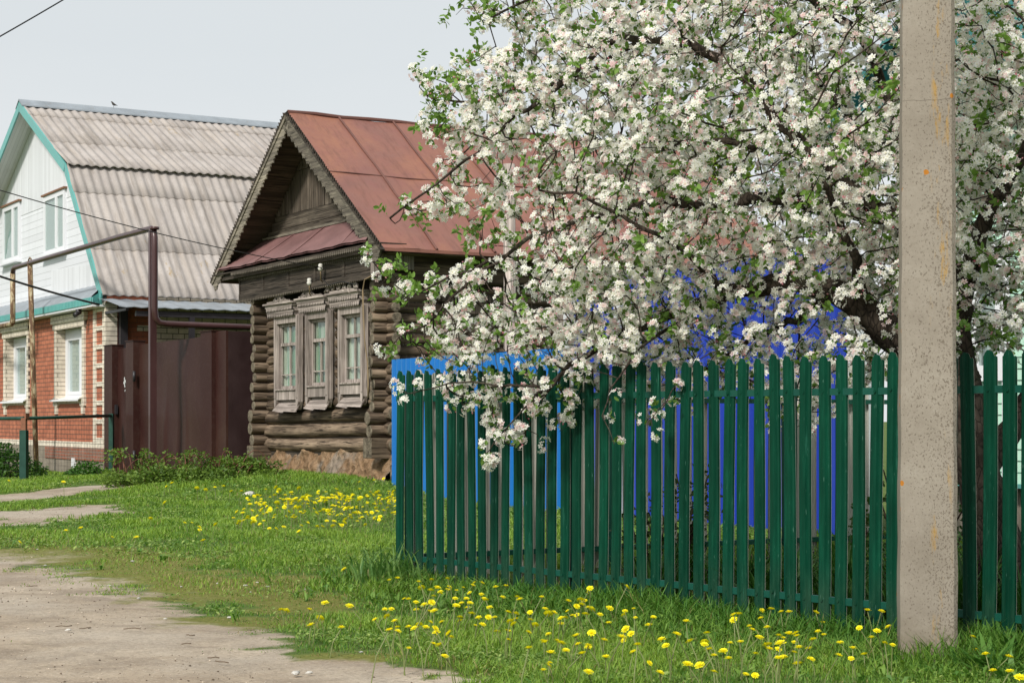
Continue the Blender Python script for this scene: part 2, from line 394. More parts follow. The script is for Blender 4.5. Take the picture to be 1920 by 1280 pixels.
def make_weeds():
    """broad leaved rosettes and clover among the grass"""
    N = 15000; u = rng.random(N); lo, hi = 7.8**.4, 40**.4; y = (lo+u*(hi-lo))**2.5; x = (rng.random(N)*2-1)*(.30*y+.6)
    a, v = street(x, y); fo, fs = fence_dist(x, y); bare, moss = cover(x, y); n1 = fbm(x*1.7, y*1.7, 61, 3)
    strip = np.exp(-(np.maximum(fo-.25, 0)/.9)**2)*(fo > -.1)*(fs > -.2)
    keep = (rng.random(N) < (.03*sstep(.45, .65, n1)+.7*strip+.25*np.exp(-((v+1.5)/1.4)**2))*(1-sstep(.1, .5, bare))) & ~in_poly(x, y, GARD) & (v < -.3)
    x, y, strip = x[keep], y[keep], strip[keep]; n0 = len(x)
    k = 6; X = np.repeat(x, k)+rng.normal(0, .012, n0*k); Y = np.repeat(y, k)+rng.normal(0, .012, n0*k); st = np.repeat(strip, k); n = len(X)
    sc = np.clip(Y/12, .9, 2.0)
    h = (.045+.055*rng.random(n))*(1+.7*st)*sc**.4; lean = .75+.5*rng.random(n); az = rng.random(n)*2*pi
    g = rng.random((n, 1)); tint = np.array([.075, .185, .028])*(1-g)+np.array([.20, .33, .055])*g
    V, F, C = blades(X, Y, relief(X, Y), h, (.012+.012*rng.random(n))*sc**.5, lean, az, tint, droop=.75)
    tag(np_mesh('weeds', V, F, M_GRASS, col=C), 'low broad leaved weeds and clover among the grass', 'weeds', kind='stuff')
make_weeds()
def make_clover():
    """small flat leaflets of clover and knotweed between the blades"""
    N = 150000; u = rng.random(N); lo, hi = 8.4**.4, 34**.4; y = (lo+u*(hi-lo))**2.5; x = (rng.random(N)*2-1)*(.30*y+.5)
    a, v = street(x, y); fo, fs = fence_dist(x, y); bare, moss = cover(x, y); n1 = fbm(x*.8+9, y*.8, 66, 4); n3 = fbm(x*4, y*4, 69, 3)
    keep = (rng.random(N) < sstep(.40, .62, n1)*(.3+.9*sstep(.4, .6, n3))*(1-sstep(.05, .6, bare))*(1-.5*moss)*(1-.85*np.exp(-(np.maximum(fo, 0)/1.3)**2)*(fs > -.3))) & ~in_poly(x, y, GARD) & (v < -.4)
    x, y = x[keep], y[keep]; n = len(x); sz = (.010+.010*rng.random(n))*(y/10)**.6; az = rng.random(n)*2*pi; tl = rng.normal(0, .35, n)
    c, s = np.cos(az), np.sin(az); z = relief(x, y)+.012+.035*rng.random(n); V = np.empty((n, 4, 3))
    for k, (p, q) in enumerate(((-.9, 0), (0, -.7), (.9, 0), (0, .7))): V[:, k, 0] = x+sz*(p*c-q*s); V[:, k, 1] = y+sz*(p*s+q*c); V[:, k, 2] = z+sz*(p*tl+.3*abs(q))
    g = rng.random((n, 1))**1.5; tint = np.array([.11, .21, .035])*(1-g)+np.array([.36, .46, .13])*g
    F = (np.arange(n)*4)[:, None]+np.arange(4)[None]
    tag(np_mesh('clover', V.reshape(-1, 3), F, M_GRASS, col=np.repeat(tint, 4, 0)), 'flat clover leaves spread through the lawn', 'clover', kind='stuff')
make_clover()
def make_gravel():
    """grit and crumbs lying on the bare track"""
    N = 26000; u = rng.random(N); lo, hi = 8.0**.4, 30**.4; y = (lo+u*(hi-lo))**2.5; x = (rng.random(N)*2-1)*(.30*y+.4); bare, moss = cover(x, y)
    keep = (rng.random(N) < bare*sstep(.3, .75, fbm(x*1.1, y*.8, 15, 3))) & (bare > .3); x, y = x[keep], y[keep]; n = len(x)
    B0 = np.array([[1, 0, 0], [0, 1, 0], [-1, 0, 0], [0, -1, 0], [0, 0, .7], [0, 0, -.4]]); BF = np.array([[0, 1, 4], [1, 2, 4], [2, 3, 4], [3, 0, 4], [1, 0, 5], [2, 1, 5], [3, 2, 5], [0, 3, 5]])
    s = (.0022+.006*rng.random(n)**4)*(y/9)**.5; az = rng.random(n)*6.3; c, q = np.cos(az), np.sin(az); V = np.empty((n, 6, 3)); j = 1+.3*rng.normal(0, 1, (n, 6))
    for k in range(6): V[:, k, 0] = x+s*j[:, k]*(B0[k, 0]*c-B0[k, 1]*q); V[:, k, 1] = y+s*j[:, k]*(B0[k, 0]*q+B0[k, 1]*c); V[:, k, 2] = relief(x, y)-.010+s*j[:, k]*B0[k, 2]
    g = rng.random((n, 1)); tint = np.where(rng.random((n, 1)) < .45, np.array([.12, .09, .065]), np.array([.46, .39, .31]))*(.6+.7*g)
    t = NT('grit'); t.fin(t.attr('tint'), .95, .1)
    tag(np_mesh('gravel', V.reshape(-1, 3), ((np.arange(n)*6)[:, None, None]+BF[None]).reshape(-1, 3), t.m, col=np.repeat(tint, 6, 0)), 'fine grit and crumbs scattered over the bare track', 'gravel', kind='stuff')
make_gravel()


# ================================================================ the old log house
M_LOGX = m_wood('log_along', (.078, .054, .036), (.305, .228, .160), 'x', 9, .7)
M_LOGY = m_wood('log_across', (.078, .054, .036), (.305, .228, .160), 'y', 9, .7)
def m_endgrain():
    t = NT('log_end'); co = t.coord(); off = t.math('MULTIPLY', t.rand(), 9.0)
    n = t.noise(co, 11, 5, .7); r = t.noise(co, 40, 3, .6)
    c = t.ramp(n, [(.3, (.05, .04, .028)), (.5, (.155, .13, .095)), (.75, (.27, .23, .165))])
    c = t.mix(t.ramp(t.vor(co, 10, 'DISTANCE_TO_EDGE'), [(0., .8), (.04, 0.)]), c, (.02, .016, .012))
    t.bump(r, .6, .01); return t.fin(c, .9, .2)
M_LOGEND = m_endgrain()
M_GRAYWOOD = m_wood('grey_timber_up', (.27, .228, .202), (.55, .475, .43), 'z', 20, .45)
M_GRAYWOODX = m_wood('grey_timber_along', (.27, .228, .202), (.55, .475, .43), 'x', 20, .45)
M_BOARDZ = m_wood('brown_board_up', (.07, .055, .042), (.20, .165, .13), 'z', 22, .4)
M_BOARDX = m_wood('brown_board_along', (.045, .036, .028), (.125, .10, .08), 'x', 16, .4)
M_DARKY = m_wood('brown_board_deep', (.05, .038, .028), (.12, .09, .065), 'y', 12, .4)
M_BARGE = m_wood('grey_bargeboard', (.15, .13, .105), (.33, .29, .225), 'x', 20, .4)
def m_redroof():
    t = NT('red_painted_iron'); co = t.coord()
    a = t.noise(co, .55, 5, .6, .8); b = t.noise(t.mapping(co, (3, 3, 3)), 1.2, 6, .7); c3 = t.noise(t.mapping(co, (1.2, 6, 1.2)), 1.5, 5, .65)
    c = t.ramp(a, [(.3, (.205, .096, .078)), (.5, (.250, .108, .078)), (.7, (.305, .132, .078))])
    c = t.mix(t.ramp(b, [(.45, 0.), (.7, .55)]), c, (.235, .098, .088))
    c = t.mix(t.ramp(c3, [(.50, 0.), (.70, .65)]), c, (.150, .064, .046))
    t.bump(t.mix(.5, t.noise(co, 1.3, 3), b), .25, .05)
    return t.fin(c, t.ramp(b, [(.3, .5), (.7, .7)]), .4)
M_REDROOF = m_redroof()
M_PENT = m_paint('faded_maroon_iron', (.20, .105, .10), .5, .22, 1.4, bump=.15, dirt=(.11, .05, .045), spec=.4)
def m_clay():
    t = NT('clay_render'); co = t.coord(); n = t.noise(co, 5, 7, .75); m = t.noise(co, 1.4, 4)
    c = t.ramp(n, [(.3, (.085, .048, .024)), (.46, (.28, .175, .098)), (.7, (.44, .30, .185))])
    c = t.mix(t.ramp(m, [(.5, 0.), (.6, .6)]), c, (.33, .30, .26))
    t.bump(t.mix(.5, n, t.vor(co, 7)), 1., .25); return t.fin(c, .95, .15)
M_CLAY = m_clay()
def m_pane(name='window_glass', rough=.02, mixv=.86):
    t = NT(name); t.fin((.03, .035, .035), rough, .5)
    g = t.node('ShaderNodeBsdfGlossy'); g.inputs['Roughness'].default_value = rough; g.inputs['Color'].default_value = (.9, .95, .95, 1)
    tr = t.node('ShaderNodeBsdfTransparent'); tr.inputs['Color'].default_value = (.86, .9, .88, 1)
    bm = t.noise(t.coord(), 1.6, 2); bp = t.node('ShaderNodeBump'); t.put(bp.inputs['Height'], bm); bp.inputs['Strength'].default_value = .12; bp.inputs['Distance'].default_value = .05
    t.l.new(bp.outputs[0], g.inputs['Normal'])
    fr = t.node('ShaderNodeFresnel'); fr.inputs['IOR'].default_value = 1.5
    geo = t.node('ShaderNodeNewGeometry'); front = t.math('SUBTRACT', 1.0, geo.outputs['Backfacing'])
    mx = t.node('ShaderNodeMixShader'); t.l.new(t.math('MULTIPLY', front, t.math('ADD', t.math('MULTIPLY', fr.outputs[0], 1.0), .05, True)), mx.inputs[0])
    t.l.new(tr.outputs[0], mx.inputs[1]); t.l.new(g.outputs[0], mx.inputs[2]); t.l.new(mx.outputs[0], t.out.inputs['Surface']); return t.m
M_PANE = m_pane()
def m_curtain():
    t = NT('curtain_cloth'); co = t.coord(); s = t.noise(t.mapping(co, (9, 9, .2)), 1.0, 2)
    n = t.noise(t.mapping(co, (1, 1, .6)), 5, 3)
    c = t.ramp(s, [(.35, (.08, .20, .10)), (.46, (.20, .34, .20)), (.52, (.56, .57, .50)), (.7, (.66, .65, .58))])
    c = t.mix(t.ramp(n, [(.4, .4), (.6, 0.)]), c, (.25, .32, .24)); return t.fin(c, .9, .1)
M_CURTAIN = m_curtain()
M_OPENSHADE = m_simple('opening_shade', (.012, .011, .010), .9, .1)  # shade painted as near-black, for the room and the lace openings
M_CERAMIC = m_simple('white_ceramic', (.62, .60, .55), .25)
M_WIRE = m_simple('black_cable', (.018, .017, .017), .5)
M_OLDWIRE = m_simple('tan_wire', (.22, .16, .09), .6)

HOUSE = empty('log_house', tuple(SW(0, 0)), RZ)
tag(HOUSE, 'old dark log house with rusty red metal roof and three carved windows', 'house')
def log_mesh(mb, p0, p1, r, axis, k=14, wob=.06, n=9, mi=0, endmi=1):
    """one hewn log between two points, a little crooked, cracked at the ends"""
    p0, p1 = Vector(p0), Vector(p1); ph = random.random()*9; L = (p1-p0).length; n = max(2, min(n, int(L/.25)+2))
    vs = []
    d = (p1-p0).normalized(); b = Vector((0, 0, 1)); a = d.cross(b).normalized()
    for i in range(n):
        t = i/(n-1); c = p0.lerp(p1, t)+a*sin(ph+t*5)*r*.07+b*sin(ph*2+t*4)*r*.07
        rr = r*(1+wob*sin(ph*3+t*7)*.5)
        for j in range(k):
            th = 2*pi*j/k; q = rr*(1+.05*sin(3*th+ph)+.03*sin(7*th+ph*2))
            vs.append(c+(a*cos(th)+b*sin(th))*q)
    fs = [(i*k+j, i*k+(j+1) % k, (i+1)*k+(j+1) % k, (i+1)*k+j) for i in range(n-1) for j in range(k)]
    mb.add(vs, fs, mi, True)
    for base, cen, sg in ((0, p0, -1), ((n-1)*k, p1, 1)):
        ring = [vs[base+j] for j in range(k)]; inner = [cen+(q-cen)*.82+d*sg*.012 for q in ring]; ctr = cen+d*sg*.008
        mb.add(ring+inner+[ctr], [((j+1) % k, j, k+j, k+(j+1) % k) for j in range(k)]+[(k+(j+1) % k, k+j, 2*k) for j in range(k)], endmi)
AL, AR = -5.37, 0.0                                        # the two front corners (log crossings)
WIN = []
for (p0, p1, q0, q1, t, b) in ((517, 562, 507, 560, 581, 768), (575.5, 618, 566, 621, 566, 757), (636.5, 684, 624, 685, 551.5, 750)):
    v = -.2; WIN.append(dict(a0=a_at(p0, v), a1=a_at(p1, v), c0=a_at(q0, v), c1=a_at(q1, v)))
ZW0, ZW1 = 1.62, 3.42
# front logs, each running past both corners; courses above the sill stop at the windows
zc = .70; courses = []
for d in (.27, .275, .27, .21): courses.append((zc+d/2, d)); zc += d*.96
while zc < 3.72: d = random.uniform(.172, .20); courses.append((zc+d/2, d)); zc += d*.96
for (z, d) in courses:
    mb = MB(); r = d/2
    sag = -.05                                             # the house has sunk at its far corner
    if z < ZW0-.05: segs = [(AL-.30, AR+.28+random.uniform(-.04, .04))]
    else:
        cuts = sorted((w['a0']+.06, w['a1']-.06) for w in WIN); segs = []; x = AL-.3
        for c0, c1 in cuts: segs.append((x, c0)); x = c1
        segs.append((x, AR+.28+random.uniform(-.05, .05)))
    for s0, s1 in segs:
        if s1-s0 > .05: mb = MB(); log_mesh(mb, (s0, 0, z+sag*(s0/AL)), (s1, 0, z+sag*(s1/AL)), r, 'x'); mb.build('front_log', [M_LOGX, M_LOGEND], HOUSE)
# side logs, their ends standing out towards the street
for ac, zb in ((AR, .62), (AL, .40)):
    z = zb; first = True
    while z < 3.78:
        d = random.uniform(.175, .205) if not first else (.34 if ac == AR else .36)
        if z > 1.2 and random.random() < .2: d += .02
        if z < 1.3 and not first: d = random.uniform(.22, .25)
        mb = MB(); pr = random.uniform(.30, .37)+(.05 if z < 1.3 else 0)
        if first: mb.box(ac-.17, ac+.17, -.40, .6, z-.01, z+d, 0); mb.box(ac-.165, ac+.165, -.404, -.4, z, z+d-.01, 1)
        else: log_mesh(mb, (ac+random.uniform(-.015, .015), -pr, z+d/2), (ac, 7.9, z+d/2), d/2, 'y', n=14)
        mb.build('side_log', [M_LOGY, M_LOGEND], HOUSE); z += d*.965; first = False
# wall core, so no light leaks between the logs
mb = MB()
for (s0, s1) in [(AL, WIN[0]['a0']+.05), (WIN[0]['a1']-.05, WIN[1]['a0']+.05), (WIN[1]['a1']-.05, WIN[2]['a0']+.05), (WIN[2]['a1']-.05, AR)]: mb.box(s0, s1, -.03, .06, .5, 4.1)
for w in WIN:
    mb.box(w['a0']+.05, w['a1']-.05, -.03, .06, .5, ZW0+.0); mb.box(w['a0']+.05, w['a1']-.05, -.03, .06, ZW1-.05, 4.1)
mb.box(AR-.05, AR+.04, .06, 7.9, .3, 4.2); mb.box(AL-.04, AL+.05, .06, 7.9, .3, 4.2); mb.box(AL, AR, 7.8, 7.9, .3, 4.2)
mb.box(AL+.05, AR-.05, .9, .95, .5, 4.1, 1)  # near-black sheet painted in for the darkness of the room
mb.build('wall_core', [M_BOARDX, M_OPENSHADE], HOUSE)
# crumbling clay foundation
def clay():
    mb = MB(); n = 70; rows = 9; P = []
    for r in range(rows):
        t = r/(rows-1); row = []
        for i in range(n):
            a = AL+.05+(AR-AL+.25)*i/(n-1); k = fbm(np.array([a*2.3]), np.array([t*2.2+3]), 5, 4)[0]; k2 = fbm(np.array([a*9.]), np.array([t*5.]), 8, 3)[0]
            top = .74+.10*(a-AL)/5.4
            row.append((a, -.10-.16*(1-t)**1.5-.22*(k-.5)-.13*(k2-.5)+.10*t*t, .15+(top-.15)*t))
        P.append(row)
    mb.grid(P, 0, True)
    P = [[(AR+.24+.09*fbm(np.array([v*3.]), np.array([r*1.]), 4)[0], v, .15+.5*r/4) for v in np.linspace(-.12, 7.6, 40)] for r in range(5)]
    mb.grid(P, 0, True); mb.build('clay_foundation', M_CLAY, HOUSE)
clay()
# heaped lime rubble at its foot
# carved windows
def spiral(mb, cx, cz, r0, turns, y, ph=0.0, sx=1, th=.02, n=22):
    pts = []
    for i in range(n):
        t = i/(n-1); r = r0*(1-.78*t); an = ph+turns*2*pi*t; pts.append((cx+sx*r*cos(an), y, cz+r*sin(an)))
    mb.tube(pts, [th*(1-.4*i/(n-1)) for i in range(n)], 6)
def log_window(w, idx):
    a0, a1, c0, c1 = w['a0'], w['a1'], w['c0'], w['c1']; z0, z1 = 1.58-.02*idx*0, 3.34; yo, yi = -.235, -.135; lw = .112
    z0 = (1.62, 1.66, 1.69)[idx]; z1 = (3.22, 3.235, 3.245)[idx]
    mb = MB()
    for (l, r) in ((a0, a0+lw), (a1-lw, a1)):
        m_ = (l+r)/2
        mb.prism([(l, z0-.06), (m_-.02, z0-.17), (r, z0-.02), (r, z1), (l, z1)], yo, yi)
        mb.box(l+.02, r-.02, yo-.012, yo, z0+.05, z1-.02)
        mb.box(l+.035, r-.035, yi, -.02, z0, z1)            # the casing's depth back to the logs
    mb.box(a0+lw, a1-lw, yo+.004, yi, z1-.13, z1)           # head
    mb.box(a0+lw, a1-lw, yo+.002, yi, z0+.02, z0+.20)       # bottom board
    mb.box(a0+lw-.01, a1-lw+.01, yo-.03, yi, z0+.20, z0+.225)
    cs = mb.build('window', M_GRAYWOOD, HOUSE)
    # pent apron under the sill
    mb = MB(); P = [[(a0+.08, -.13, z0+.0), (a1-.04, -.13, z0+.0)], [(a0+.05, -.30, z0-.20), ((a0+a1)/2, -.31, z0-.215-.02*idx)], ]
    mb.add([(a0+.09, -.14, z0+.01), (a1-.05, -.14, z0+.01), (a1+.02, -.30, z0-.215), ((a0+a1)/2+.05, -.30, z0-.20), ((a0+a1)/2, -.31, z0-.225), (a0+.05, -.30, z0-.19)], [(5, 4, 3, 2, 1, 0)])
    mb.add([(a0+.09, -.125, z0+.01), (a1-.05, -.125, z0+.01), (a1+.02, -.285, z0-.215), ((a0+a1)/2+.05, -.285, z0-.20), ((a0+a1)/2, -.295, z0-.225), (a0+.05, -.285, z0-.19)], [(0, 1, 2, 3, 4, 5)])
    mb.build('apron', M_GRAYWOODX, cs)
    # cornice with two rows of cut lace
    mb = MB(); zt = z1+.19
    mb.box(c0, c1, yo-.13, -.02, zt+.04, zt+.075); mb.box(c0+.03, c1-.03, yo-.09, -.02, zt-.01, zt+.04)
    mb.box(c0+.05, c1-.05, yo-.055, -.02, z1+.09, zt-.01)
    mb.box(c0+.09, c1-.09, yo-.035, -.02, z1, z1+.09)
    for zz, yy, nn, hh in ((zt-.035, yo-.075, 17, .055), (z1+.045, yo-.05, 15, .06)):
        mb.box(c0+.05, c1-.05, yy-.012, yy, zz+.02, zz+.045)
        for i in range(nn):
            x = c0+.06+(c1-c0-.12)*(i+.5)/nn; q = (c1-c0-.12)/nn*.30
            mb.prism([(x-q, zz+.02), (x+q, zz+.02), (x+q, zz-hh*.4), (x, zz-hh), (x-q, zz-hh*.4)], yy-.011, yy+.004)
            mb.prism([(x-q*.8, zz+.075), (x, zz+.045), (x+q*.8, zz+.075), (x, zz+.11)], yy-.004, yy+.006)
    co_ = mb.build('cornice', M_GRAYWOODX, cs)
    mb = MB()
    for zz, yy, nn in ((zt-.035, yo-.075, 17), (z1+.045, yo-.05, 15)):
        for i in range(nn+1):
            x = c0+.06+(c1-c0-.12)*i/nn; q = (c1-c0-.12)/nn*.26
            mb.prism([(x-q, zz-.045), (x+q, zz-.045), (x, zz+.012)], yy-.002, yy+.010); mb.prism([(x-q, zz+.062), (x, zz+.048), (x+q, zz+.062), (x, zz+.088)], yy-.003, yy+.010)
    mb.build('lace_hole_shade', M_OPENSHADE, co_)  # solid dark prisms, painted shade in place of cut openings
    # scroll carving on top
    mb = MB(); zt += .075; mid = (c0+c1)/2; y = yo-.11; h = (.22, .23, .20)[idx]
    if idx < 2:
        off = .12 if idx == 0 else -.06
        for sx in (-1, 1):
            spiral(mb, mid+off+sx*.13, zt+.09, .10, 1.3, y, pi/2, sx, .03)
            spiral(mb, mid+off+sx*.06, zt+.17, .07, 1.0, y, -.6, sx, .028)
            mb.tube([(mid+off+sx*.30, y, zt+.02), (mid+off+sx*.24, y, zt+.06), (mid+off+sx*.2, y, zt+.04)], .02, 6)
            mb.tube([(mid+off, y, zt+.02), (mid+off+sx*.05, y, zt+.12), (mid+off+sx*.02, y, zt+h+.03)], [.025, .02, .012], 6)
        mb.tube([(mid+off, y, zt), (mid+off, y, zt+h)], [.03, .015], 6)
    else:
        for i, x in enumerate(np.linspace(c0+.08, c1-.12, 6)):
            spiral(mb, x+.03, zt+.075+.03*sin(i*1.1+.3), .075, 1.2, y, .5+i, 1 if i % 2 else -1, .03)
        mb.tube([(c0-.02, y, zt+.03), (c0+.1, y, zt+.10), (mid, y, zt+.17), (c1-.2, y, zt+.14), (c1-.02, y, zt+.17)], .022, 6)
    mb.box(c0+.2, c1-.12, y-.012, y+.02, zt-.004, zt+.03)
    mb.build('carving', M_GRAYWOODX, cs)
    # sashes
    s0, s1 = a0+lw+.012, a1-lw-.012; b0, b1 = z0+.225, z1-.135; ys, ye = -.155, -.11; st = .05; tr = b0+(b1-b0)*.66; lo = b0+(b1-b0)*.21; mx = (s0+s1)/2
    mb = MB()
    for (l, r) in ((s0, s0+st), (s1-st, s1)): mb.box(l, r, ys, ye, b0, b1)
    mb.box(s0+st, s1-st, ys-.004, ye, b0, b0+.06); mb.box(s0+st, s1-st, ys-.004, ye, b1-.055, b1); mb.box(s0+st, s1-st, ys-.012, ye, tr, tr+.06)
    mb.box(mx-.018, mx+.018, ys+.004, ye, b0+.06, tr); mb.box(s0+st, s1-st, ys+.008, ye, lo, lo+.022)
    if idx == 0 or idx == 2: mb.box(mx-.03, mx-.008, ys+.006, ye, tr+.06, b1-.055)
    mb.build('sash', M_GRAYWOOD, cs)
    mb = MB(); mb.box(s0+.02, s1-.02, -.128, -.122, b0+.02, b1-.02); mb.build('pane', M_PANE, cs)
    mb = MB(); P = []
    for zz in (b0-.02, b0+.5, b1-.01):
        row = []
        for i in range(41):
            x = s0+(s1-s0)*i/40; row.append((x, -.075+.018*sin(x*62+idx)+.012*sin(x*23), zz))
        P.append(row)
    mb.grid(P, 0, True); mb.build('curtain', M_CURTAIN, cs)
for i, w in enumerate(WIN): log_window(w, i)
# roof
RA0, RA1, RAP, RZE, RZT, RV0, RV1 = -7.08, .82, -3.2, 4.1, 6.93, -.52, 8.4
def roof_z(a): return RZE+(RZT-RZE)*((a-RA0)/(RAP-RA0) if a < RAP else (RA1-a)/(RA1-RAP))
def slope_grid(a0, a1, v0, v1, na, nv, dz=0.0):
    P = []
    for i in range(na+1):
        a = a0+(a1-a0)*i/na; P.append([(a, v0+(v1-v0)*j/nv, roof_z(a)+dz+.012*sin(3.1*a+2.3*(v0+(v1-v0)*j/nv))+.01*sin(5.7*(v0+(v1-v0)*j/nv)+a)) for j in range(nv+1)])
    return P
mb = MB()
for (x0, x1) in ((RAP, RA1), (RAP, RA0)):
    mb.grid(slope_grid(x0, x1, RV0, RV1, 14, 40), 0, True); mb.grid(slope_grid(x0, x1, RV0, RV1, 2, 2, -.05), 1)
    e = x1
    mb.box(e-.012, e+.012, RV0, RV1, RZE-.05, RZE+.004)
rf = mb.build('roof', [M_REDROOF, M_DARKY], HOUSE)
mb = MB()                                                   # standing and lying seams of the sheets
vs = [RV0+1.03+1.12*i for i in range(8)]
for (x0, x1) in ((RAP, RA1), (RAP, RA0)):
    for j, v in enumerate(vs):
        n = 10; pts = [(x0+(x1-x0)*i/n, v+.01*sin(i*1.7+j), roof_z(x0+(x1-x0)*i/n)+.022+.012*sin(3.1*(x0+(x1-x0)*i/n)+2.3*v)) for i in range(n+1)]
        mb.tube(pts, .024, 5, smooth=False)
    xm = x0+(x1-x0)*.47
    mb.tube([(xm, RV0+(RV1-RV0)*i/24, roof_z(xm)+.008+.012*sin(3.1*xm+2.3*(RV0+(RV1-RV0)*i/24))) for i in range(25)], .013, 4, smooth=False)
mb.tube([(RAP, RV0+(RV1-RV0)*i/16, RZT+.02+.012*sin(i*2.2)) for i in range(17)], .035, 6, smooth=False)
mb.build('seam', m_paint('rusty_seam', (.13, .055, .042), .7, .25, 3), rf)
# bargeboards with saw teeth along the roof edge and cut lace below
def barge(x_end, name):
    L = sqrt((x_end-RAP)**2+(RZT-RZE)**2); sg = 1 if x_end > RAP else -1; th = atan2(RZT-RZE, abs(x_end-RAP))
    mb = MB(); c, s_ = cos(th)*sg, sin(th)
    def P(t, h, y): return (RAP+c*t+s_*sg*h, y, RZT-s_*t+abs(c)*h-.03)
    def strip(poly, y0, y1, mi=0):
        n = len(poly); vs = [P(t, h, y0) for t, h in poly]+[P(t, h, y1) for t, h in poly]
        mb.add(vs, [tuple(range(n)), tuple(reversed(range(n, 2*n)))]+[(i, i+n, (i+1) % n+n, (i+1) % n) for i in range(n)], mi)
    y0 = RV0-.03
    strip([(0.02, -.02), (L, -.02), (L, -.22), (0.02, -.22)], y0, y0+.03)
    strip([(0.02, 0.0), (L+.03, 0.0), (L+.03, -.07), (0.02, -.07)], y0-.02, y0-.001)
    n = int(L/.21)
    for i in range(n):                                      # scalloped lace under the board
        t = (i+.5)/n*L; q = L/n*.5
        strip([(t-q, -.205), (t+q, -.205), (t+q*.75, -.26), (t+q*.3, -.262), (t, -.30), (t-q*.3, -.262), (t-q*.75, -.26)], y0-.008, y0+.018)
    bo = mb.build(name, M_BARGE, HOUSE)
    mb = MB(); m = int(L/.085)
    def strip2(poly, ya, yb):
        n = len(poly); vs = [P(t, h, ya) for t, h in poly]+[P(t, h, yb) for t, h in poly]
        mb.add(vs, [tuple(range(n)), tuple(reversed(range(n, 2*n)))]+[(i, i+n, (i+1) % n+n, (i+1) % n) for i in range(n)])
    strip2([(0, .035), (L+.05, .035), (L+.05, .0), (0, .0)], y0-.03, y0+.05)
    for i in range(m):
        t = (i+.5)/m*L; strip2([(t-.035, .034), (t+.03, .034), (t+.022, .10)], y0-.028, y0-.006)
    mb.build('tooth_trim', M_BOARDX, bo)
barge(RA1, 'bargeboard'); barge(RA0, 'bargeboard')
# gable wall of boards in three bands, and the sloping soffits
def clipx(z): return RA0+(z-RZE)/(RZT-RZE)*(RAP-RA0)+.12, RA1-(z-RZE)/(RZT-RZE)*(RA1-RAP)-.12
VG = .12
mb = MB(); x0, x1 = clipx(4.75)
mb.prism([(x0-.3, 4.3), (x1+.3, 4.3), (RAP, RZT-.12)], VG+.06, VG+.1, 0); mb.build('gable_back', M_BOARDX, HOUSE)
mb = MB()
for k, (zb, zt) in enumerate(((4.80, 4.98), (4.98, 5.14), (5.14, 5.24))):
    xa, xb = clipx(zt+.06); mb.box(xa, xb, VG-.02-.008*(k % 2), VG+.05, zb, zt-.008)
mb.build('gable_board', M_BOARDX and m_wood('brown_board_gable', (.075, .06, .046), (.21, .175, .135), 'x', 20, .4), HOUSE)
mb = MB(); x = clipx(5.24)[0]
while x < clipx(5.24)[1]:
    wd = random.uniform(.075, .10); xm = x+wd/2; zt = min(6.02, roof_z(xm)-.10)
    if zt > 5.28: mb.box(x, x+wd-.008, VG+random.uniform(-.008, .008), VG+.05, 5.245, zt)
    x += wd
mb.build('gable_board', M_BOARDZ, HOUSE)
mb = MB()                                                   # slanting boards in the peak
for sg in (-1, 1):
    for i in range(15):
        d0 = i*.085; A = []
        xa = RAP+sg*.02; z0_ = 6.03
        # board leaning outward: from the base line up and in towards the middle
        b0, b1 = d0, d0+.078
        q = []
        for b in (b0, b1):
            xs = RAP+sg*b; q.append((xs, z0_))
        for b in (b1, b0):
            xt = RAP+sg*max(b-.55, .0); zt = z0_+min(.85, (b-max(b-.55, 0))*1.35+.0)
            zt = min(zt, roof_z(xt)-.14); q.append((xt, max(zt, z0_+.01)))
        if sg < 0: q = q[::-1]
        if min(roof_z(p_[0])-p_[1] for p_ in q) > .06: mb.prism(q, VG-.012+.006*(i % 2), VG+.05)
mb.prism([(RAP-.06, 6.04), (RAP+.06, 6.04), (RAP+.05, 6.72), (RAP-.05, 6.72)], VG-.035, VG+.0)
mb.build('gable_board', M_BOARDZ, HOUSE)
# pent roof across the foot of the gable
mb = MB(); nn = 26; P = []
for t, (v, z) in enumerate(((-.62, 4.27), (-.3, 4.52), (VG-.01, 4.84))):
    xa, xb = (RA0+.36, RA1-.42) if t == 0 else (clipx(4.56) if t == 1 else clipx(4.86))
    P.append([(xa+(xb-xa)*i/nn, v, z+(.008*sin(i*.9)+.008*sin(i*2.3) if t == 0 else .004*sin(i*2))) for i in range(nn+1)])
mb.grid(P, 0, False); mb.grid([[(p[0], p[1]+.01, p[2]-.03) for p in r] for r in P], 0)
for f in (.3, .55, .86):
    xa = RA0+.36+(RA1-RA0-.78)*f; xb = clipx(4.84)[0]+(clipx(4.84)[1]-clipx(4.84)[0])*f
    mb.tube([(xa, -.62, 4.285), (xb, VG-.01, 4.855)], .010, 4)
mb.build('pent_roof', M_PENT, HOUSE)
mb = MB(); xa, xb = clipx(4.86); mb.box(xa, xb, VG-.05, VG-.02, 4.83, 4.875); mb.build('gable_rail', M_BARGE, HOUSE)
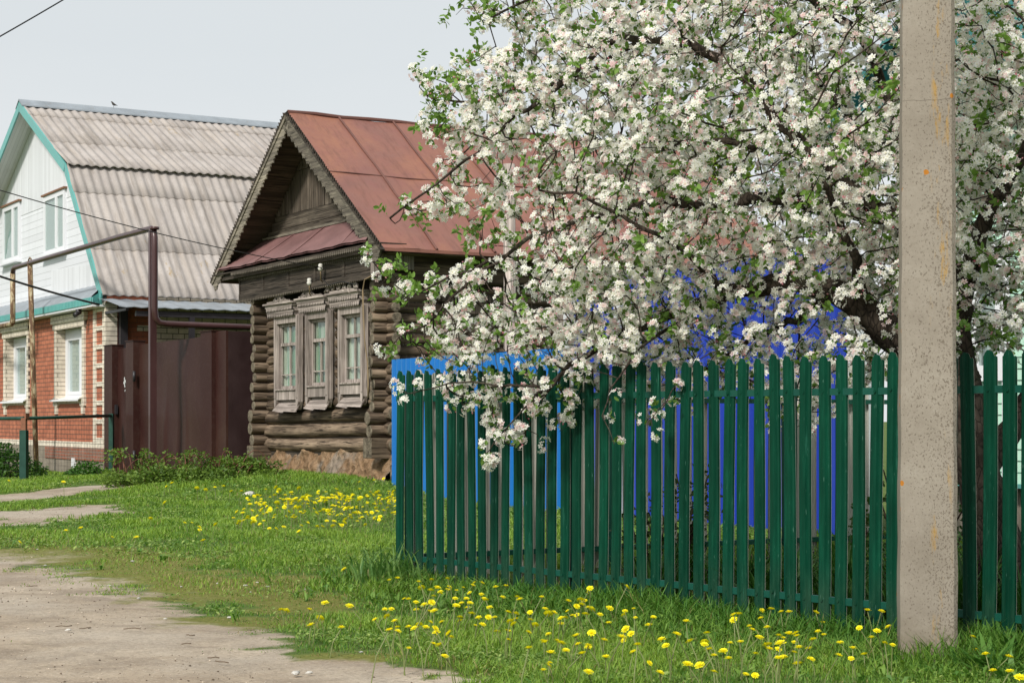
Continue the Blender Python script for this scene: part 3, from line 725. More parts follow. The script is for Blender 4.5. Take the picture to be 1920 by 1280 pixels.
# soffit and frieze under the pent
FA0, FA1, FV = -5.92, .30, -.40
mb = MB()
mb.box(RA0+.15, RA1-.1, -.58, -.02, 4.17, 4.2)
mb.box(FA0-.95, FA1+.2, FV-.12, FV-.02, 4.06, 4.17)
mb.box(RA0+.2, FA0, -.5, .1, 4.10, 4.165)
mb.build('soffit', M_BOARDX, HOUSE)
mb = MB(); dz = lambda a: -.06*(a/FA0)
npan = 5
mb.prism([(FA0, 3.70+dz(FA0)), (FA1, 3.70), (FA1, 4.06), (FA0, 4.06)], FV, FV+.06)
for i in range(npan+1):
    a = FA0+(FA1-FA0)*i/npan; mb.box(max(a-.05, FA0), min(a+.05, FA1), FV-.025, FV-.001, 3.74+dz(a), 4.055)
for i in range(npan):
    xa, xb = FA0+(FA1-FA0)*i/npan+.05, FA0+(FA1-FA0)*(i+1)/npan-.05
    for k in range(3): mb.box(xa+.01, xb-.01, FV-.012+.004*(k % 2), FV-.002, 3.80+.08*k+dz(xa), 3.872+.08*k+dz(xa))
mb.box(FA0, FA1, FV-.03, FV-.001, 3.70+dz(FA0), 3.742)
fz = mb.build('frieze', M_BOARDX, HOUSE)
M_LACE = m_wood('lace_board', (.12, .10, .08), (.27, .23, .185), 'x', 20, .3); n = 74
for row in range(3):
    mb = MB()
    for i in range(n):
        a = FA0+(FA1-FA0)*(i+.5)/n; q = (FA1-FA0)/n*.34; d = dz(a)
        if row == 0: mb.prism([(a-q, 3.702+d), (a+q, 3.702+d), (a+q, 3.66+d), (a, 3.625+d), (a-q, 3.66+d)], FV-.028, FV-.01)
        if row == 1: mb.prism([(a-q, 4.09), (a+q, 4.09), (a+q, 4.04), (a, 4.0), (a-q, 4.04)], FV-.05, FV-.03)
        if row == 2: mb.prism([(a-q, 4.17), (a+q, 4.17), (a+q, 4.12), (a, 4.10), (a-q, 4.12)], -.60, -.585)
    if row < 2: mb.box(FA0, FA1, FV-.05+.022*(row == 0), FV-.03+.02*(row == 0), 4.085 if row else 3.70, 4.11 if row else 3.72)
    mb.build('lace', M_LACE, fz)
mb = MB(); mb.box(FA1-.10, FA1+.03, FV-.035, FV+.10, 3.68, 4.14); mb.box(FA1+.0, FA1+.06, FV+.1, .3, 3.80, 4.12); mb.build('corner_board', M_GRAYWOOD, HOUSE)
# plank under the side eave and shuttered side window
mb = MB(); mb.box(AR+.28, AR+.33, .3, 7.9, 3.62, 4.08); mb.box(AR+.33, RA1-.03, -.3, 7.9, 4.03, 4.06); mb.box(AR+.14, AR+.28, .3, 7.9, 3.80, 4.05); mb.build('eave_plank', M_LOGY, HOUSE)
mb = MB(); v0, v1 = 1.0, 1.95
mb.box(.09, .20, v0, v0+.14, 1.6, 3.3); mb.box(.09, .20, v1-.14, v1, 1.6, 3.3); mb.box(.09, .20, v0+.14, v1-.14, 1.6, 1.75); mb.box(.09, .20, v0+.14, v1-.14, 3.1, 3.3)
mb.prism([(v0-.08, 3.3), (v1+.08, 3.3), (v1+.08, 3.36), ((v0+v1)/2, 3.52), (v0-.08, 3.36)], .12, .22, plane='yz')
for i in range(8): mb.box(.12+.005*(i % 2), .15, v0+.14+i*(v1-v0-.28)/8, v0+.14+(i+1)*(v1-v0-.28)/8-.008, 1.75, 3.1)
mb.build('shutter', M_BOARDZ, HOUSE)
mb = MB()                                                   # plank lean-to wall further along the side
for i in range(26):
    v = 3.1+i*.17; mb.box(.30+.01*(i % 3), .34+.01*(i % 3), v, v+.16, .2, 3.5+.01*(i % 4))
mb.build('plank_wall', M_GRAYWOOD, HOUSE)
# insulators on hooks and the wires down the corner
for (px, py) in ((604, 503), (583, 530)):
    v = FV-.10 if py < 510 else FV-.02; a = a_at(px, v); z = z_at(py, a, v)
    mb = MB()
    prof = [(0, .085), (.03, .08), (.045, .05), (.035, .03), (.05, .0), (.04, -.035), (.015, -.05)]
    k = 10; vs = [(a+r*cos(2*pi*j/k), v-.03+r*sin(2*pi*j/k), z+h) for r, h in prof for j in range(k)]
    mb.add(vs, [(i*k+j, i*k+(j+1) % k, (i+1)*k+(j+1) % k, (i+1)*k+j) for i in range(len(prof)-1) for j in range(k)], 0, True)
    io = mb.build('insulator', M_CERAMIC, HOUSE)
    mb = MB(); mb.tube([(a, v-.03, z-.04), (a, v-.03, z-.10), (a-.05, v, z-.14), (a-.11, v+.02, z-.20), (a-.13, v+.06, z-.22)], .012, 6); mb.build('hook', M_OLDWIRE, io)
mb = MB(); v = -.44
W1 = [(697, 517), (684, 524), (680, 545), (681, 590), (684, 640), (689, 680), (690, 720), (690, 745)]
pts = [];
for px, py in W1: a = a_at(px, v); pts.append((a, v, z_at(py, a, v)))
mb.tube(pts, .012, 5, 0); mb.tube([(p[0]+.03+.015*sin(i*2), p[1]-.01, p[2]) for i, p in enumerate(pts[2:])], .009, 5, 0)
mb.build('corner_wire', M_OLDWIRE, HOUSE)
mb = MB(); pts = []
for px, py in ((605, 520), (615, 535), (640, 528), (668, 533)): a = a_at(px, -.43); pts.append((a, -.43, z_at(py, a, -.43)))
mb.tube(pts, .009, 5); mb.build('slack_wire', M_WIRE, HOUSE)

# ================================================================ brick house with the gambrel slate roof
BA, BV = -14.45, -.5
BH = empty('brick_house', tuple(SW(BA, BV)), RZ); tag(BH, 'red brick house with white gable and grey corrugated gambrel roof', 'house')
def bl(px, v): return a_at(px, BV+v)-BA                    # local along-street position
def m_brick(name, horiz, c1, c2, mortar, bw, bh, var=.3, mort=.045, bias=0.0):
    t = NT(name); s = t.sep(t.coord()); vec = t.comb(s[horiz], s[2], 0.0)
    n = t.node('ShaderNodeTexBrick'); t.put(n.inputs['Vector'], vec)
    n.inputs['Color1'].default_value = tuple(c1)+(1,); n.inputs['Color2'].default_value = tuple(c2)+(1,); n.inputs['Mortar'].default_value = tuple(mortar)+(1,)
    n.inputs['Scale'].default_value = 1; n.inputs['Mortar Size'].default_value = mort*bh; n.inputs['Mortar Smooth'].default_value = .1
    n.inputs['Brick Width'].default_value = bw; n.inputs['Row Height'].default_value = bh; n.inputs['Bias'].default_value = bias
    c = t.mix(.55, n.outputs['Color'], t.mix(1.0, n.outputs['Color'], t.ramp(t.noise(t.coord(), 3, 5, .7), [(.3, .55), (.7, 1.4)]), 'MULTIPLY'))
    c = t.mix(t.ramp(t.noise(t.mapping(t.coord(), (1, 1, .3)), 9, 4), [(.55, 0.), (.75, .25)]), c, tuple(min(1, x*1.5+.05) for x in c1))
    t.bump(t.mix(.15, t.math('SUBTRACT', 1.0, n.outputs['Fac']), t.noise(t.coord(), 40, 3)), .5, .012); return t.fin(c, .8, .25)
M_BRICK = m_brick('red_brick', 0, (.46, .165, .095), (.36, .122, .07), (.10, .065, .05), .42, .113, mort=.085)
M_BRICKS = m_brick('red_brick_side', 1, (.36, .115, .06), (.30, .09, .05), (.10, .075, .06), .30, .113)
M_CREAM = m_brick('cream_brick_side', 1, (.62, .53, .41), (.55, .47, .36), (.06, .05, .045), .30, .135, mort=.07)
M_WHITEB = m_brick('white_brick', 0, (.70, .63, .53), (.64, .57, .47), (.12, .10, .08), .30, .113, mort=.06)
M_REVEAL = m_brick('white_brick_reveal', 1, (.62, .54, .44), (.57, .50, .40), (.12, .10, .08), .9, .113, mort=.06)
M_OLDBRICK = m_brick('worn_red_brick', 0, (.30, .10, .06), (.24, .12, .085), (.22, .19, .16), .25, .08, mort=.14)
def m_plinth():
    t = NT('cement_plinth'); co = t.coord(); n = t.noise(co, 2.5, 6, .7); c = t.ramp(n, [(.3, (.17, .145, .115)), (.6, (.27, .235, .19)), (.8, (.33, .295, .25))])
    s = t.sep(co); w = t.noise(t.mapping(co, (.3, .3, 8)), 1., 3); c = t.mix(t.ramp(w, [(.35, .5), (.45, 0.)]), c, (.12, .10, .08)); t.bump(n, .3, .02); return t.fin(c, .9, .2)
M_PLINTH = m_plinth()
M_PVC = m_simple('white_plastic', (.72, .73, .76), .35)
M_BLIND = m_simple('white_blind', (.55, .57, .58), .7)
def m_siding(name, c, axis, pitch, dark=.55, var=.08):
    """board cladding; the joint is a narrow real groove in the height map as well"""
    t = NT(name); co = t.coord(); s = t.sep(co); x = s[axis]
    fr = t.math('FRACT', t.math('DIVIDE', x, pitch)); cell = t.math('FLOOR', t.math('DIVIDE', x, pitch))
    wn = t.node('ShaderNodeTexWhiteNoise', noise_dimensions='1D'); t.put(wn.inputs['W'], cell)
    col = t.mix(t.ramp(wn.outputs['Value'], [(0, 0.), (1, 1.)]), tuple(q*(1-var) for q in c), tuple(min(1, q*(1+var)) for q in c))
    col = t.mix(t.ramp(fr, [(0., 1.), (.05, 1.), (.09, 0.)]), col, tuple(q*dark for q in c))
    col = t.mix(t.ramp(t.noise(t.mapping(co, (1, 1, .35)), 2.2, 6, .7), [(.52, 0.), (.75, .35)]), col, tuple(q*.72 for q in c))
    t.bump(t.ramp(fr, [(0., 0.), (.08, 1.), (1., .75)]), .35, .02); return t.fin(col, .55, .35)
M_VSID = m_siding('white_boards_up', (.69, .705, .74), 0, .13, .86)
M_HSID = m_siding('white_boards_along', (.70, .715, .755), 2, .19, .80)
M_TEAL = m_paint('teal_paint', (.12, .38, .36), .4, .1, 3)
M_ZINC = m_paint('zinc_sheet', (.25, .28, .31), .5, .2, 1.5, bump=.05, dirt=(.22, .17, .13), spec=.6)
M_SOFFIT = m_siding('white_soffit', (.62, .63, .64), 1, .1, .7)
M_DARKMETAL = m_simple('dark_steel', (.028, .026, .030), .4)
def m_slate():
    t = NT('grey_corrugated_slate'); co = t.coord()
    n = t.noise(co, 1.3, 6, .65); sy = t.noise(t.mapping(co, (.5, 5.5, .5)), 1.0, 5, .7, .3); f = t.noise(co, 22, 4, .7)
    c = t.ramp(n, [(.3, (.33, .298, .280)), (.5, (.385, .350, .328)), (.72, (.45, .412, .388))])
    c = t.mix(t.ramp(sy, [(.50, 0.), (.66, .7)]), c, (.225, .195, .17))
    c = t.mix(t.ramp(f, [(.35, .35), (.5, 0.)]), c, (.27, .24, .21))
    hgt = t.sep(co)[2]
    li = t.noise(t.mapping(co, (.8, 2.2, .8)), 1.1, 5, .75); c = t.mix(t.math('MULTIPLY', t.ramp(li, [(.63, 0.), (.72, .8)]), t.ramp(hgt, [(.60, 0.), (.78, 1.)])), c, (.30, .20, .07))
    c = t.mix(t.math('MULTIPLY', t.ramp(t.noise(t.mapping(co, (.4, 3.3, .4)), 1., 4), [(.5, 0.), (.65, .5)]), .7), c, (.46, .40, .345))
    t.bump(f, .2, .01); return t.fin(c, .85, .2)
M_SLATE = m_slate()
BW = 15.4; BD = 9.0; GZ0 = -.25
# front wall, in pieces round the two windows
wz0, wz1 = 1.80, 3.62
bwin = [(bl(12, 0), bl(53, 0)), (bl(108, 0), bl(157, 0)), (bl(-94, 0), bl(-52, 0))]
bwin = [(-4.6, -2.95) if False else w for w in bwin]
mb = MB(); xs = sorted(bwin); cur = -BW
for (x0, x1) in xs:
    mb.box(cur, x0, 0, .4, .72, 4.12); mb.box(x0, x1, 0, .4, .72, wz0); mb.box(x0, x1, 0, .4, wz1, 4.12); cur = x1
mb.box(cur, -.02, 0, .4, .72, 4.12); mb.build('front_wall', M_BRICK, BH)
mb = MB()
mb.box(-.02, .0, 0.0, 1.15, .6, 4.3, 1); mb.box(-.4, 0, 1.15, BD, .6, 4.3, 0); mb.box(-.4, -.02, .4, 1.15, .6, 4.3, 0)
for z in (.95, 2.1, 2.78, 3.42): mb.box(0, .012, .75, 1.25, z, z+.135, 0)
mb.build('side_wall', [M_CREAM, M_BRICKS], BH)
mb = MB(); mb.box(-BW, .03, -.03, .3, .58, .72); mb.build('base_course', M_WHITEB, BH)
mb = MB(); mb.box(-BW, -.01, -.02, .4, GZ0, .579); mb.box(-.4, .0, .4, BD, GZ0, .6); pl = mb.build('plinth', M_PLINTH, BH)
mb = MB(); mb.box(bl(85, -.03), .02, -.045, -.021, .26, .579); mb.build('brick_patch', M_OLDBRICK, pl)
mb = MB(); mb.box(bl(135, -.05), bl(140, -.05), -.07, -.021, .06, .30); mb.build('vent_cover', M_PVC, pl)
# white brick quoins
mb = MB(); z = .72; q0 = -1.02
mb.box(q0, q0+.22, -.035, 0, .72, 4.1); mb.box(-.24, .03, -.035, .25, .72, 4.1)
k = 0
while z < 4.0:
    mb.box(q0+.22, -.24, -.030, -.0, z, z+.113) if k % 4 == 0 else None; z += .113; k += 1
mb.build('quoin', M_WHITEB, BH)
def brick_window(x0, x1):
    mb = MB(); sw = .52
    mb.box(x0-.17, x0, -.05, .0, 1.85, 3.62); mb.box(x1, x1+.19, -.05, .0, 1.85, 3.62)
    mb.box(x0-.24, x1+.26, -.07, -.0, 3.60, 3.76); mb.box(x0-.32, x1+.34, -.10, -.0, 3.76, 3.96)
    for xx in (x0-.20, x1-.14): mb.box(xx-.04, xx+.36, -.06, 0, 1.62, 1.85); mb.box(xx+.05, xx+.27, -.05, 0, 1.42, 1.62)
    mb.box(x0-.04, x1+.02, -.045, 0, 1.68, 1.80)
    sr = mb.build('window_surround', M_WHITEB, BH)
    mb = MB(); mb.box(x0, x0+.015, -.049, .20, wz0, wz1); mb.build('reveal', M_REVEAL, sr); mb = MB(); mb.box(x1-.015, x1, -.049, .20, wz0, wz1); mb.build('reveal', M_REVEAL, sr)
    mb = MB(); f = .16
    mb.box(x0, x0+f, .20, .30, wz0, wz1); mb.box(x1-f, x1, .20, .30, wz0, wz1); mb.box(x0+f, x1-f, .20, .30, wz0, wz0+f*.7); mb.box(x0+f, x1-f, .20, .30, wz1-f*1.2, wz1)
    mx = x0+(x1-x0)*.62
    mb.box(mx-.12, mx+.08, .185, .30, wz0+f*.7, wz1-f*1.2); mb.box(x0+f, x0+f+.12, .188, .30, wz0+f*.7, wz1-f*1.2)
    mb.box(x0+f+.12, mx-.12, .188, .30, wz0+.11, wz0+.2); mb.box(x0+f+.12, mx-.12, .188, .30, wz1-.3, wz1-.19)
    wf = mb.build('window', M_PVC, BH)
    mb = MB(); mb.box(x0+.1, x1-.1, .25, .256, wz0+.1, wz1-.1); mb.build('pane', M_PANE, wf)
    mb = MB(); mb.add([(x0-.20, -.16, wz0-.02), (x1+.02, -.16, wz0-.02), (x1+.02, .20, wz0+.06), (x0, .20, wz0+.06)], [(0, 1, 2, 3)]); mb.box(x0-.20, x1+.02, -.165, -.15, wz0-.06, wz0-.02); mb.build('sill', M_PVC, wf)
    mb = MB(); mb.grid([[(x0+.1+(x1-x0-.2)*i/30, .30+.02*sin(i*1.4), z) for i in range(31)] for z in (wz0+.05, wz1-.1)], 0, True); mb.box(x0, x1, .55, .58, wz0, wz1); mb.build('blind', M_BLIND, wf)
for w in bwin: brick_window(*w)
# gable
GV = .42
def edge_a(pts, z):
    for (a0, z0), (a1, z1) in zip(pts, pts[1:]):
        if z0 <= z <= z1: return a0+(a1-a0)*(z-z0)/(z1-z0)
    return pts[-1][0]
RP = [(.03, 4.25), (-3.13, 7.76), (-7.70, 10.04)]; LP = [(-15.43, 4.25), (-12.27, 7.76), (-7.70, 10.04)]
zs = [4.0, 4.25, 7.10]
mb = MB(); zsp = 7.15
mb.prism([(LP[0][0], 4.0), (RP[0][0]-.05, 4.0), (RP[0][0]-.05, 4.25), (edge_a(RP, zsp)-.03, zsp), (edge_a(LP, zsp)+.03, zsp), (LP[0][0]+.05, 4.25)], GV, GV+.2)
mb.build('gable_wall', M_HSID, BH)
mb = MB(); mb.prism([(edge_a(LP, zsp)+.03, zsp), (edge_a(RP, zsp)-.03, zsp), (RP[1][0]-.03, 7.76), (RP[2][0], 10.0), (LP[1][0]+.03, 7.76)], GV-.012, GV+.19)
mb.build('gable_wall', M_VSID, BH)
mb = MB(); mb.prism([(bl(97, GV), 4.62), (bl(186, GV), 4.62), (bl(183, GV), 5.2), (bl(97, GV), 5.35)], GV-.012, GV-.001); mb.build('gable_patch', M_VSID, BH)
def gable_window(p0, p1, y0, y1):
    a0, a1 = bl(p0, GV-.03), bl(p1, GV-.03); am = (a0+a1)/2; z1 = z_at(y0, BA+am, BV+GV); z0 = z_at(y1, BA+am, BV+GV)
    mb = MB(); f = .14
    mb.box(a0, a0+f, GV-.07, GV-.001, z0, z1); mb.box(a1-f, a1, GV-.07, GV-.001, z0, z1); mb.box(a0+f, a1-f, GV-.07, GV-.001, z0, z0+f); mb.box(a0+f, a1-f, GV-.07, GV-.001, z1-f, z1)
    mx = a0+(a1-a0)*.62; mb.box(mx-.09, mx+.09, GV-.08, GV-.001, z0+f, z1-f)
    wf = mb.build('window', M_PVC, BH)
    mb = MB(); mb.box(a0+.1, a1-.1, GV-.045, GV-.04, z0+.1, z1-.1); mb.build('pane', M_PANE, wf)
    mb = MB(); mb.grid([[(a0+.1+(a1-a0-.2)*i/24, GV-.02+.006*sin(i*1.7), z) for i in range(25)] for z in (z0+.1, z1-.1)], 0, True); mb.build('blind', M_BLIND, wf)
    mb = MB(); mb.box(a0-.12, a1+.1, GV-.11, GV-.001, z1, z1+.05); mb.build('rust_head', m_paint('rusty_flashing', (.20, .10, .055), .8), wf)
    mb = MB(); mb.box(a0-.16, a1+.05, GV-.20, GV-.001, z0-.06, z0); mb.build('sill', M_PVC, wf)
gable_window(84, 123, 362, 476); gable_window(7, 38, 384, 492); gable_window(-72, -38, 410, 512)
# corrugated slopes, sheet row by sheet row
OVV = -.12
def corr_row(mb, A, B, v0, v1, lift0, lift1, amp=.019, per=.232, k=8):
    """sheets between the upper edge A and the lower edge B (along, z); waves run down the slope"""
    n = int((v1-v0)/per*k); nx, nz = (B[1]-A[1]), -(B[0]-A[0]); L = sqrt(nx*nx+nz*nz); nx, nz = abs(nx)/L*(1 if B[0] > A[0] else -1), abs(nz)/L
    rows = []
    for (p, lift) in ((A, lift0), (((A[0]+B[0])/2, (A[1]+B[1])/2), (lift0+lift1)/2), (B, lift1)):
        row = []
        for j in range(n+1):
            v = v0+(v1-v0)*j/n; h = amp*sin(2*pi*(v-v0)/per)+lift+(.012 if int((v-v0)/1.16) % 2 else 0)
            row.append((p[0]+nx*h, v, p[1]+nz*h))
        rows.append(row)
    # the thickness shows at the lower edge
    rows.append([(q[0]-nx*.03, q[1], q[2]-nz*.03-.012) for q in rows[-1]])
    if B[0] < A[0]: rows = [r[::-1] for r in rows]
    mb.grid(rows, 0, True)
def lerp2(p, q, t): return (p[0]+(q[0]-p[0])*t, p[1]+(q[1]-p[1])*t)
mb = MB()
for E in (RP, LP):
    lo, br, ap = E
    brx = (br[0]+(.10 if E is RP else -.10), br[1]-.06)
    for (p, q, cuts) in ((ap, brx, (0, .20, .62, 1.0)), (br, lo, (0, .22, .66, 1.0))):
        for c0, c1 in zip(cuts, cuts[1:]):
            corr_row(mb, lerp2(p, q, max(c0-.02, 0)), lerp2(p, q, c1), OVV, BD, .012, .046 if not (p is ap and c1 == 1.0) else .12)
br_o = mb.build('roof', M_SLATE, BH)
mb = MB(); mb.prism([(RP[2][0]-.34, 9.93), (RP[2][0], 10.13), (RP[2][0]+.34, 9.93), (RP[2][0]+.33, 9.97), (RP[2][0], 10.17), (RP[2][0]-.33, 9.97)], OVV-.03, BD); mb.build('ridge_cap', M_ZINC, br_o)
mb = MB()
for E, sg in ((RP, 1), (LP, -1)):
    for p, q in ((E[2], E[1]), (E[1], E[0])):
        mb.add([(p[0], OVV-.02, p[1]+.05), (q[0], OVV-.02, q[1]+.05), (q[0]-sg*.10, OVV-.02, q[1]-.16), (p[0]-sg*.02, OVV-.02, p[1]-.20),
                (p[0], OVV+.02, p[1]+.05), (q[0], OVV+.02, q[1]+.05), (q[0]-sg*.10, OVV+.02, q[1]-.16), (p[0]-sg*.02, OVV+.02, p[1]-.20)],
               [(0, 1, 2, 3), (7, 6, 5, 4), (0, 4, 5, 1), (1, 5, 6, 2), (2, 6, 7, 3), (3, 7, 4, 0)])
mb.build('verge_trim', M_TEAL, br_o)
mb = MB()
for E, sg in ((RP, 1), (LP, -1)):
    for p, q in ((E[2], E[1]), (E[1], E[0])):
        mb.add([(p[0]-sg*.02, OVV+.02, p[1]-.17), (q[0]-sg*.10, OVV+.02, q[1]-.14), (q[0]-sg*.10, GV, q[1]-.14), (p[0]-sg*.02, GV, p[1]-.17)], [(0, 1, 2, 3)])
mb.build('verge_soffit', M_SOFFIT, br_o)
# little front roof over the brick, its teal gutter board
mb = MB(); n = 90
P = [[(-BW+(BW-e_)*i/n, v, z+(.012 if i % 3 == 0 else 0)) for i in range(n+1)] for v, z, e_ in ((GV-.012, 4.66, .46), (-.12, 4.40, .24), (-.34, 4.22, .08), (-.35, 4.18, .08))]
mb.grid(P, 0); mb.add([(-.45, GV-.02, 4.64), (-.08, -.33, 4.21), (-.08, -.33, 4.0), (-.45, GV-.02, 4.0)], [(0, 1, 2, 3)], 1)
fr_ = mb.build('front_roof', [M_ZINC, M_TEAL], BH)
mb = MB(); mb.box(-BW, -.06, -.37, -.33, 4.03, 4.20)
for i in range(120): mb.box(-BW+.13*i, -BW+.13*i+.05, -.382, -.371, 4.035, 4.19)
mb.build('gutter_board', M_TEAL, fr_)
mb = MB(); mb.box(-BW, -.02, -.35, .05, 3.98, 4.03); mb.build('eave_board', M_PVC, fr_)
mb = MB(); a = bl(146, -.32); mb.tube([(a, -.30, 3.98), (a, -.30, 3.86)], .07, 10); mb.tube([(a, -.30, 3.9), (a+.05, -.42, 3.82)], .06, 8); mb.build('camera_dome', M_DARKMETAL, BH)
# lean-to canopy on posts along the yard side
mb = MB(); n = 150; P = []
for (x, z) in ((.02, 4.16), (.9, 4.03), (1.75, 3.88), (1.75, 3.86)):
    P.append([(x, -.25+(9.2)*i/n, z+.022*(abs((i % 6)-3)/3)) for i in range(n+1)])
mb.grid(P, 0); can = mb.build('canopy', M_ZINC, BH)
mb = MB(); mb.box(1.55, 1.65, .2, 8.9, 3.68, 3.80); mb.box(.02, 1.65, -.05, .02, 3.80, 3.86)
for v in (1.5, 4.2, 7.0): mb.box(1.55, 1.67, v, v+.12, GZ0, 3.7)
mb.box(.02, .20, .28, .46, .3, 4.1); mb.build('canopy_post', M_DARKMETAL, can)

# ================================================================ brown yard gate
def m_brown():
    t = NT('brown_gate_paint'); co = t.coord(); n = t.noise(t.mapping(co, (1, 1, .7)), .8, 5, .6, .6); f = t.noise(co, 14, 4)
    c = t.ramp(n, [(.3, (.032, .011, .010)), (.5, (.042, .017, .014)), (.72, (.054, .027, .020))]); c = t.mix(t.ramp(f, [(.5, 0.), (.75, .3)]), c, (.075, .055, .045))
    t.bump(t.noise(t.mapping(co, (1.3, 1.3, .5)), .8, 2, .4), .25, .06); return t.fin(c, t.ramp(f, [(.3, .42), (.7, .58)]), .12)
M_BROWN = m_brown()
M_MAROON = m_paint('maroon_pipe_paint', (.060, .026, .026), .32, .25, 3, streak=True, dirt=(.09, .05, .04), spec=.5)
VGT = -.5
GT = empty('metal_gate', tuple(SW(a_at(300, VGT), VGT)), RZ); tag(GT, 'tall dark brown sheet metal gate between the brick house and the log house', 'gate')
ga0 = a_at(300, VGT); gx = lambda px, v=VGT: a_at(px, v)-ga0
def gpost(p0, p1, zt):
    mb = MB(); mb.box(gx(p0), gx(p1), -.14, .14, -.2, zt); mb.box(gx(p0)-.02, gx(p1)+.02, -.16, .16, zt, zt+.02); mb.build('post', M_BROWN, GT)
gpost(206, 221, 3.02); gpost(247, 261, 3.06); gpost(388, 409, 3.06)
def leaf(name, p0, p1, z0, z1, folds, zt2):
    mb = MB(); x0, x1 = gx(p0), gx(p1); n = 60; P = []
    for k in range(15):
        z = z0+(z1-z0)*k/14; row = []
        for i in range(n+1):
            u = i/n; x = x0+(x1-x0)*u; y = 0.0
            for (fu, fd) in folds: y += fd*math.exp(-((u-fu)/.018)**2)*(.5+.5*sin(k*.32+1))
            y += .030*sin(u*7+z*1.3)*sin(z*1.7+u*2.0)*(1 if k < 14 else .4)
            row.append((x, y, z+(zt2-z1)*u*(k/14)))
        P.append(row)
    mb.grid(P, 0, True); mb.grid([[(p[0], p[1]+.03, p[2]) for p in reversed(r)] for r in P], 0, True)
    return mb.build(name, M_BROWN, GT)
wk = leaf('wicket', 221, 247, -.05, 2.93, [(.5, -.01)], 2.95)
gl = leaf('gate_leaf', 261, 388, -.05, 2.98, [(.42, -.06), (.63, .045), (.72, -.03), (.2, .02)], 2.98)
mb = MB(); mb.box(gx(409)+.0, gx(428), -.05, .0, -.2, 3.05); mb.build('gate_panel', M_BROWN, GT)
mb = MB(); xr = gx(428); mb.box(xr-.04, xr, .0, 2.6, -.2, 3.04); mb.build('return_panel', m_paint('shaded_brown_sheet', (.030, .014, .014), .5, .2, 2), GT)  # log house shadow on this panel is put into its darker brown
mb = MB(); x0, x1 = gx(197.5), gx(206); n = 24
mb.grid([[(x0+(x1-x0)*i/n, .05+.03*(i % 2), z) for i in range(n+1)] for z in (-.2, 2.98)], 0); mb.build('ribbed_strip', M_BROWN, GT)
mb = MB(); z = 2.3
for zz in (2.25, .45): mb.tube([(gx(261)+.1, -.15, zz-.12), (gx(261)+.1, -.15, zz+.12)], .035, 8)
mb.build('hinge', M_DARKMETAL, gl)
mb = MB(); mb.box(gx(221)+.03, gx(221)+.10, -.09, -.03, 1.40, 1.62); mb.tube([(gx(207), -.16, 1.35), (gx(207)-.25, -.26, 1.38)], .03, 6); mb.build('lock', M_DARKMETAL, wk)
# a scrap of white lettering too worn to read
M_WHITEPAINT = m_paint('worn_white_paint', (.55, .56, .56), .7, .2, 30)
mb = MB(); rs = random.Random(5)
def stroke(px0, py0, px1, py1, th=1.2):
    a0, a1 = gx(px0, VGT-.05), gx(px1, VGT-.05); z0, z1 = [z_at(py, ga0+a, VGT-.05) for py, a in ((py0, a0), (py1, a1))]
    d = Vector((a1-a0, z1-z0)); L = max(d.length, 1e-4); n = Vector((-d.y/L, d.x/L))*.012*th
    q = [(a0+n.x, z0+n.y), (a1+n.x, z1+n.y), (a1-n.x, z1-n.y), (a0-n.x, z0-n.y)]
    mb.add([(p[0], -.055, p[1]) for p in q], [(0, 1, 2, 3)])
for s_ in ((237, 712, 242, 711), (239, 711, 239, 716), (233, 715, 236, 714), (241, 715, 244, 714), (234, 720, 234.5, 726), (232, 717, 235, 719), (237, 723, 237.5, 719), (237.5, 719, 239, 724), (240, 724, 240.5, 718.5), (240.5, 718.5, 242.5, 723), (242.5, 724, 243.5, 719), (243.5, 719, 245, 724), (245, 726, 248, 723), (246, 729, 248, 727), (241, 729, 244, 727), (233, 709, 234.5, 710), (234.5, 731, 235, 733)): stroke(*s_, th=2.6)
mb.build('worn_lettering', M_WHITEPAINT, GT)

# ================================================================ gas pipe on its posts
def m_peel():
    t = NT('peeling_yellow_paint'); co = t.coord(); n = t.noise(t.mapping(co, (3, 3, .8)), 3.0, 6, .75)
    c = t.ramp(n, [(.42, (.10, .055, .032)), (.51, (.19, .115, .06)), (.56, (.42, .35, .22)), (.74, (.52, .46, .34))]); t.bump(n, .4, .02); return t.fin(c, .75, .3)
M_PEEL = m_peel()
VP = -1.3
GP = empty('gas_pipe', tuple(SW(a_at(290, VP), VP)), RZ); tag(GP, 'brown overhead gas pipe running on posts in front of the houses', 'pipe')
gp0 = a_at(290, VP); pxl = lambda px, v=VP: a_at(px, v)-gp0
zt = z_at(425, gp0, VP); zl = z_at(495, a_at(50, VP), VP); R_ = .066
mb = MB(); xl = pxl(24); zr = z_at(606, gp0+.1, VP)
pts = [(xl, 0, zl-.16), (xl+.05, 0, zl-.04), (xl+.18, 0, zl)]+[(xl+(0-xl)*t, 0, zl+(zt-zl)*t) for t in (.2, .5, .8)]+[(-.22, 0, zt-.02), (-.06, 0, zt-.06), (0, 0, zt-.22)]
pts += [(0.0, 0, z) for z in np.linspace(zt-.5, zr+.3, 5)]+[(0, .02, zr+.12), (0.0, .10, zr+.02), (0., .24, zr)]+[(0, y, zr-.01*y) for y in (1., 2.5, 5.5)]
mb.tube(pts, R_, 10); mb.build('pipe', M_MAROON, GP)
mb = MB(); mb.tube([(0.0, 0, zt-.06), (.0, 0, zt-.005)], .095, 10); mb.build('elbow', M_MAROON, GP)
mb = MB(); zb = gz(*SW(gp0-.12, VP)[:2])-.3; mb.box(-.20, -.08, -.07, .07, zb, zt-.05); mb.build('post', M_MAROON, GP)
mb = MB(); zd = z_at(607, a_at(25, VP), VP)
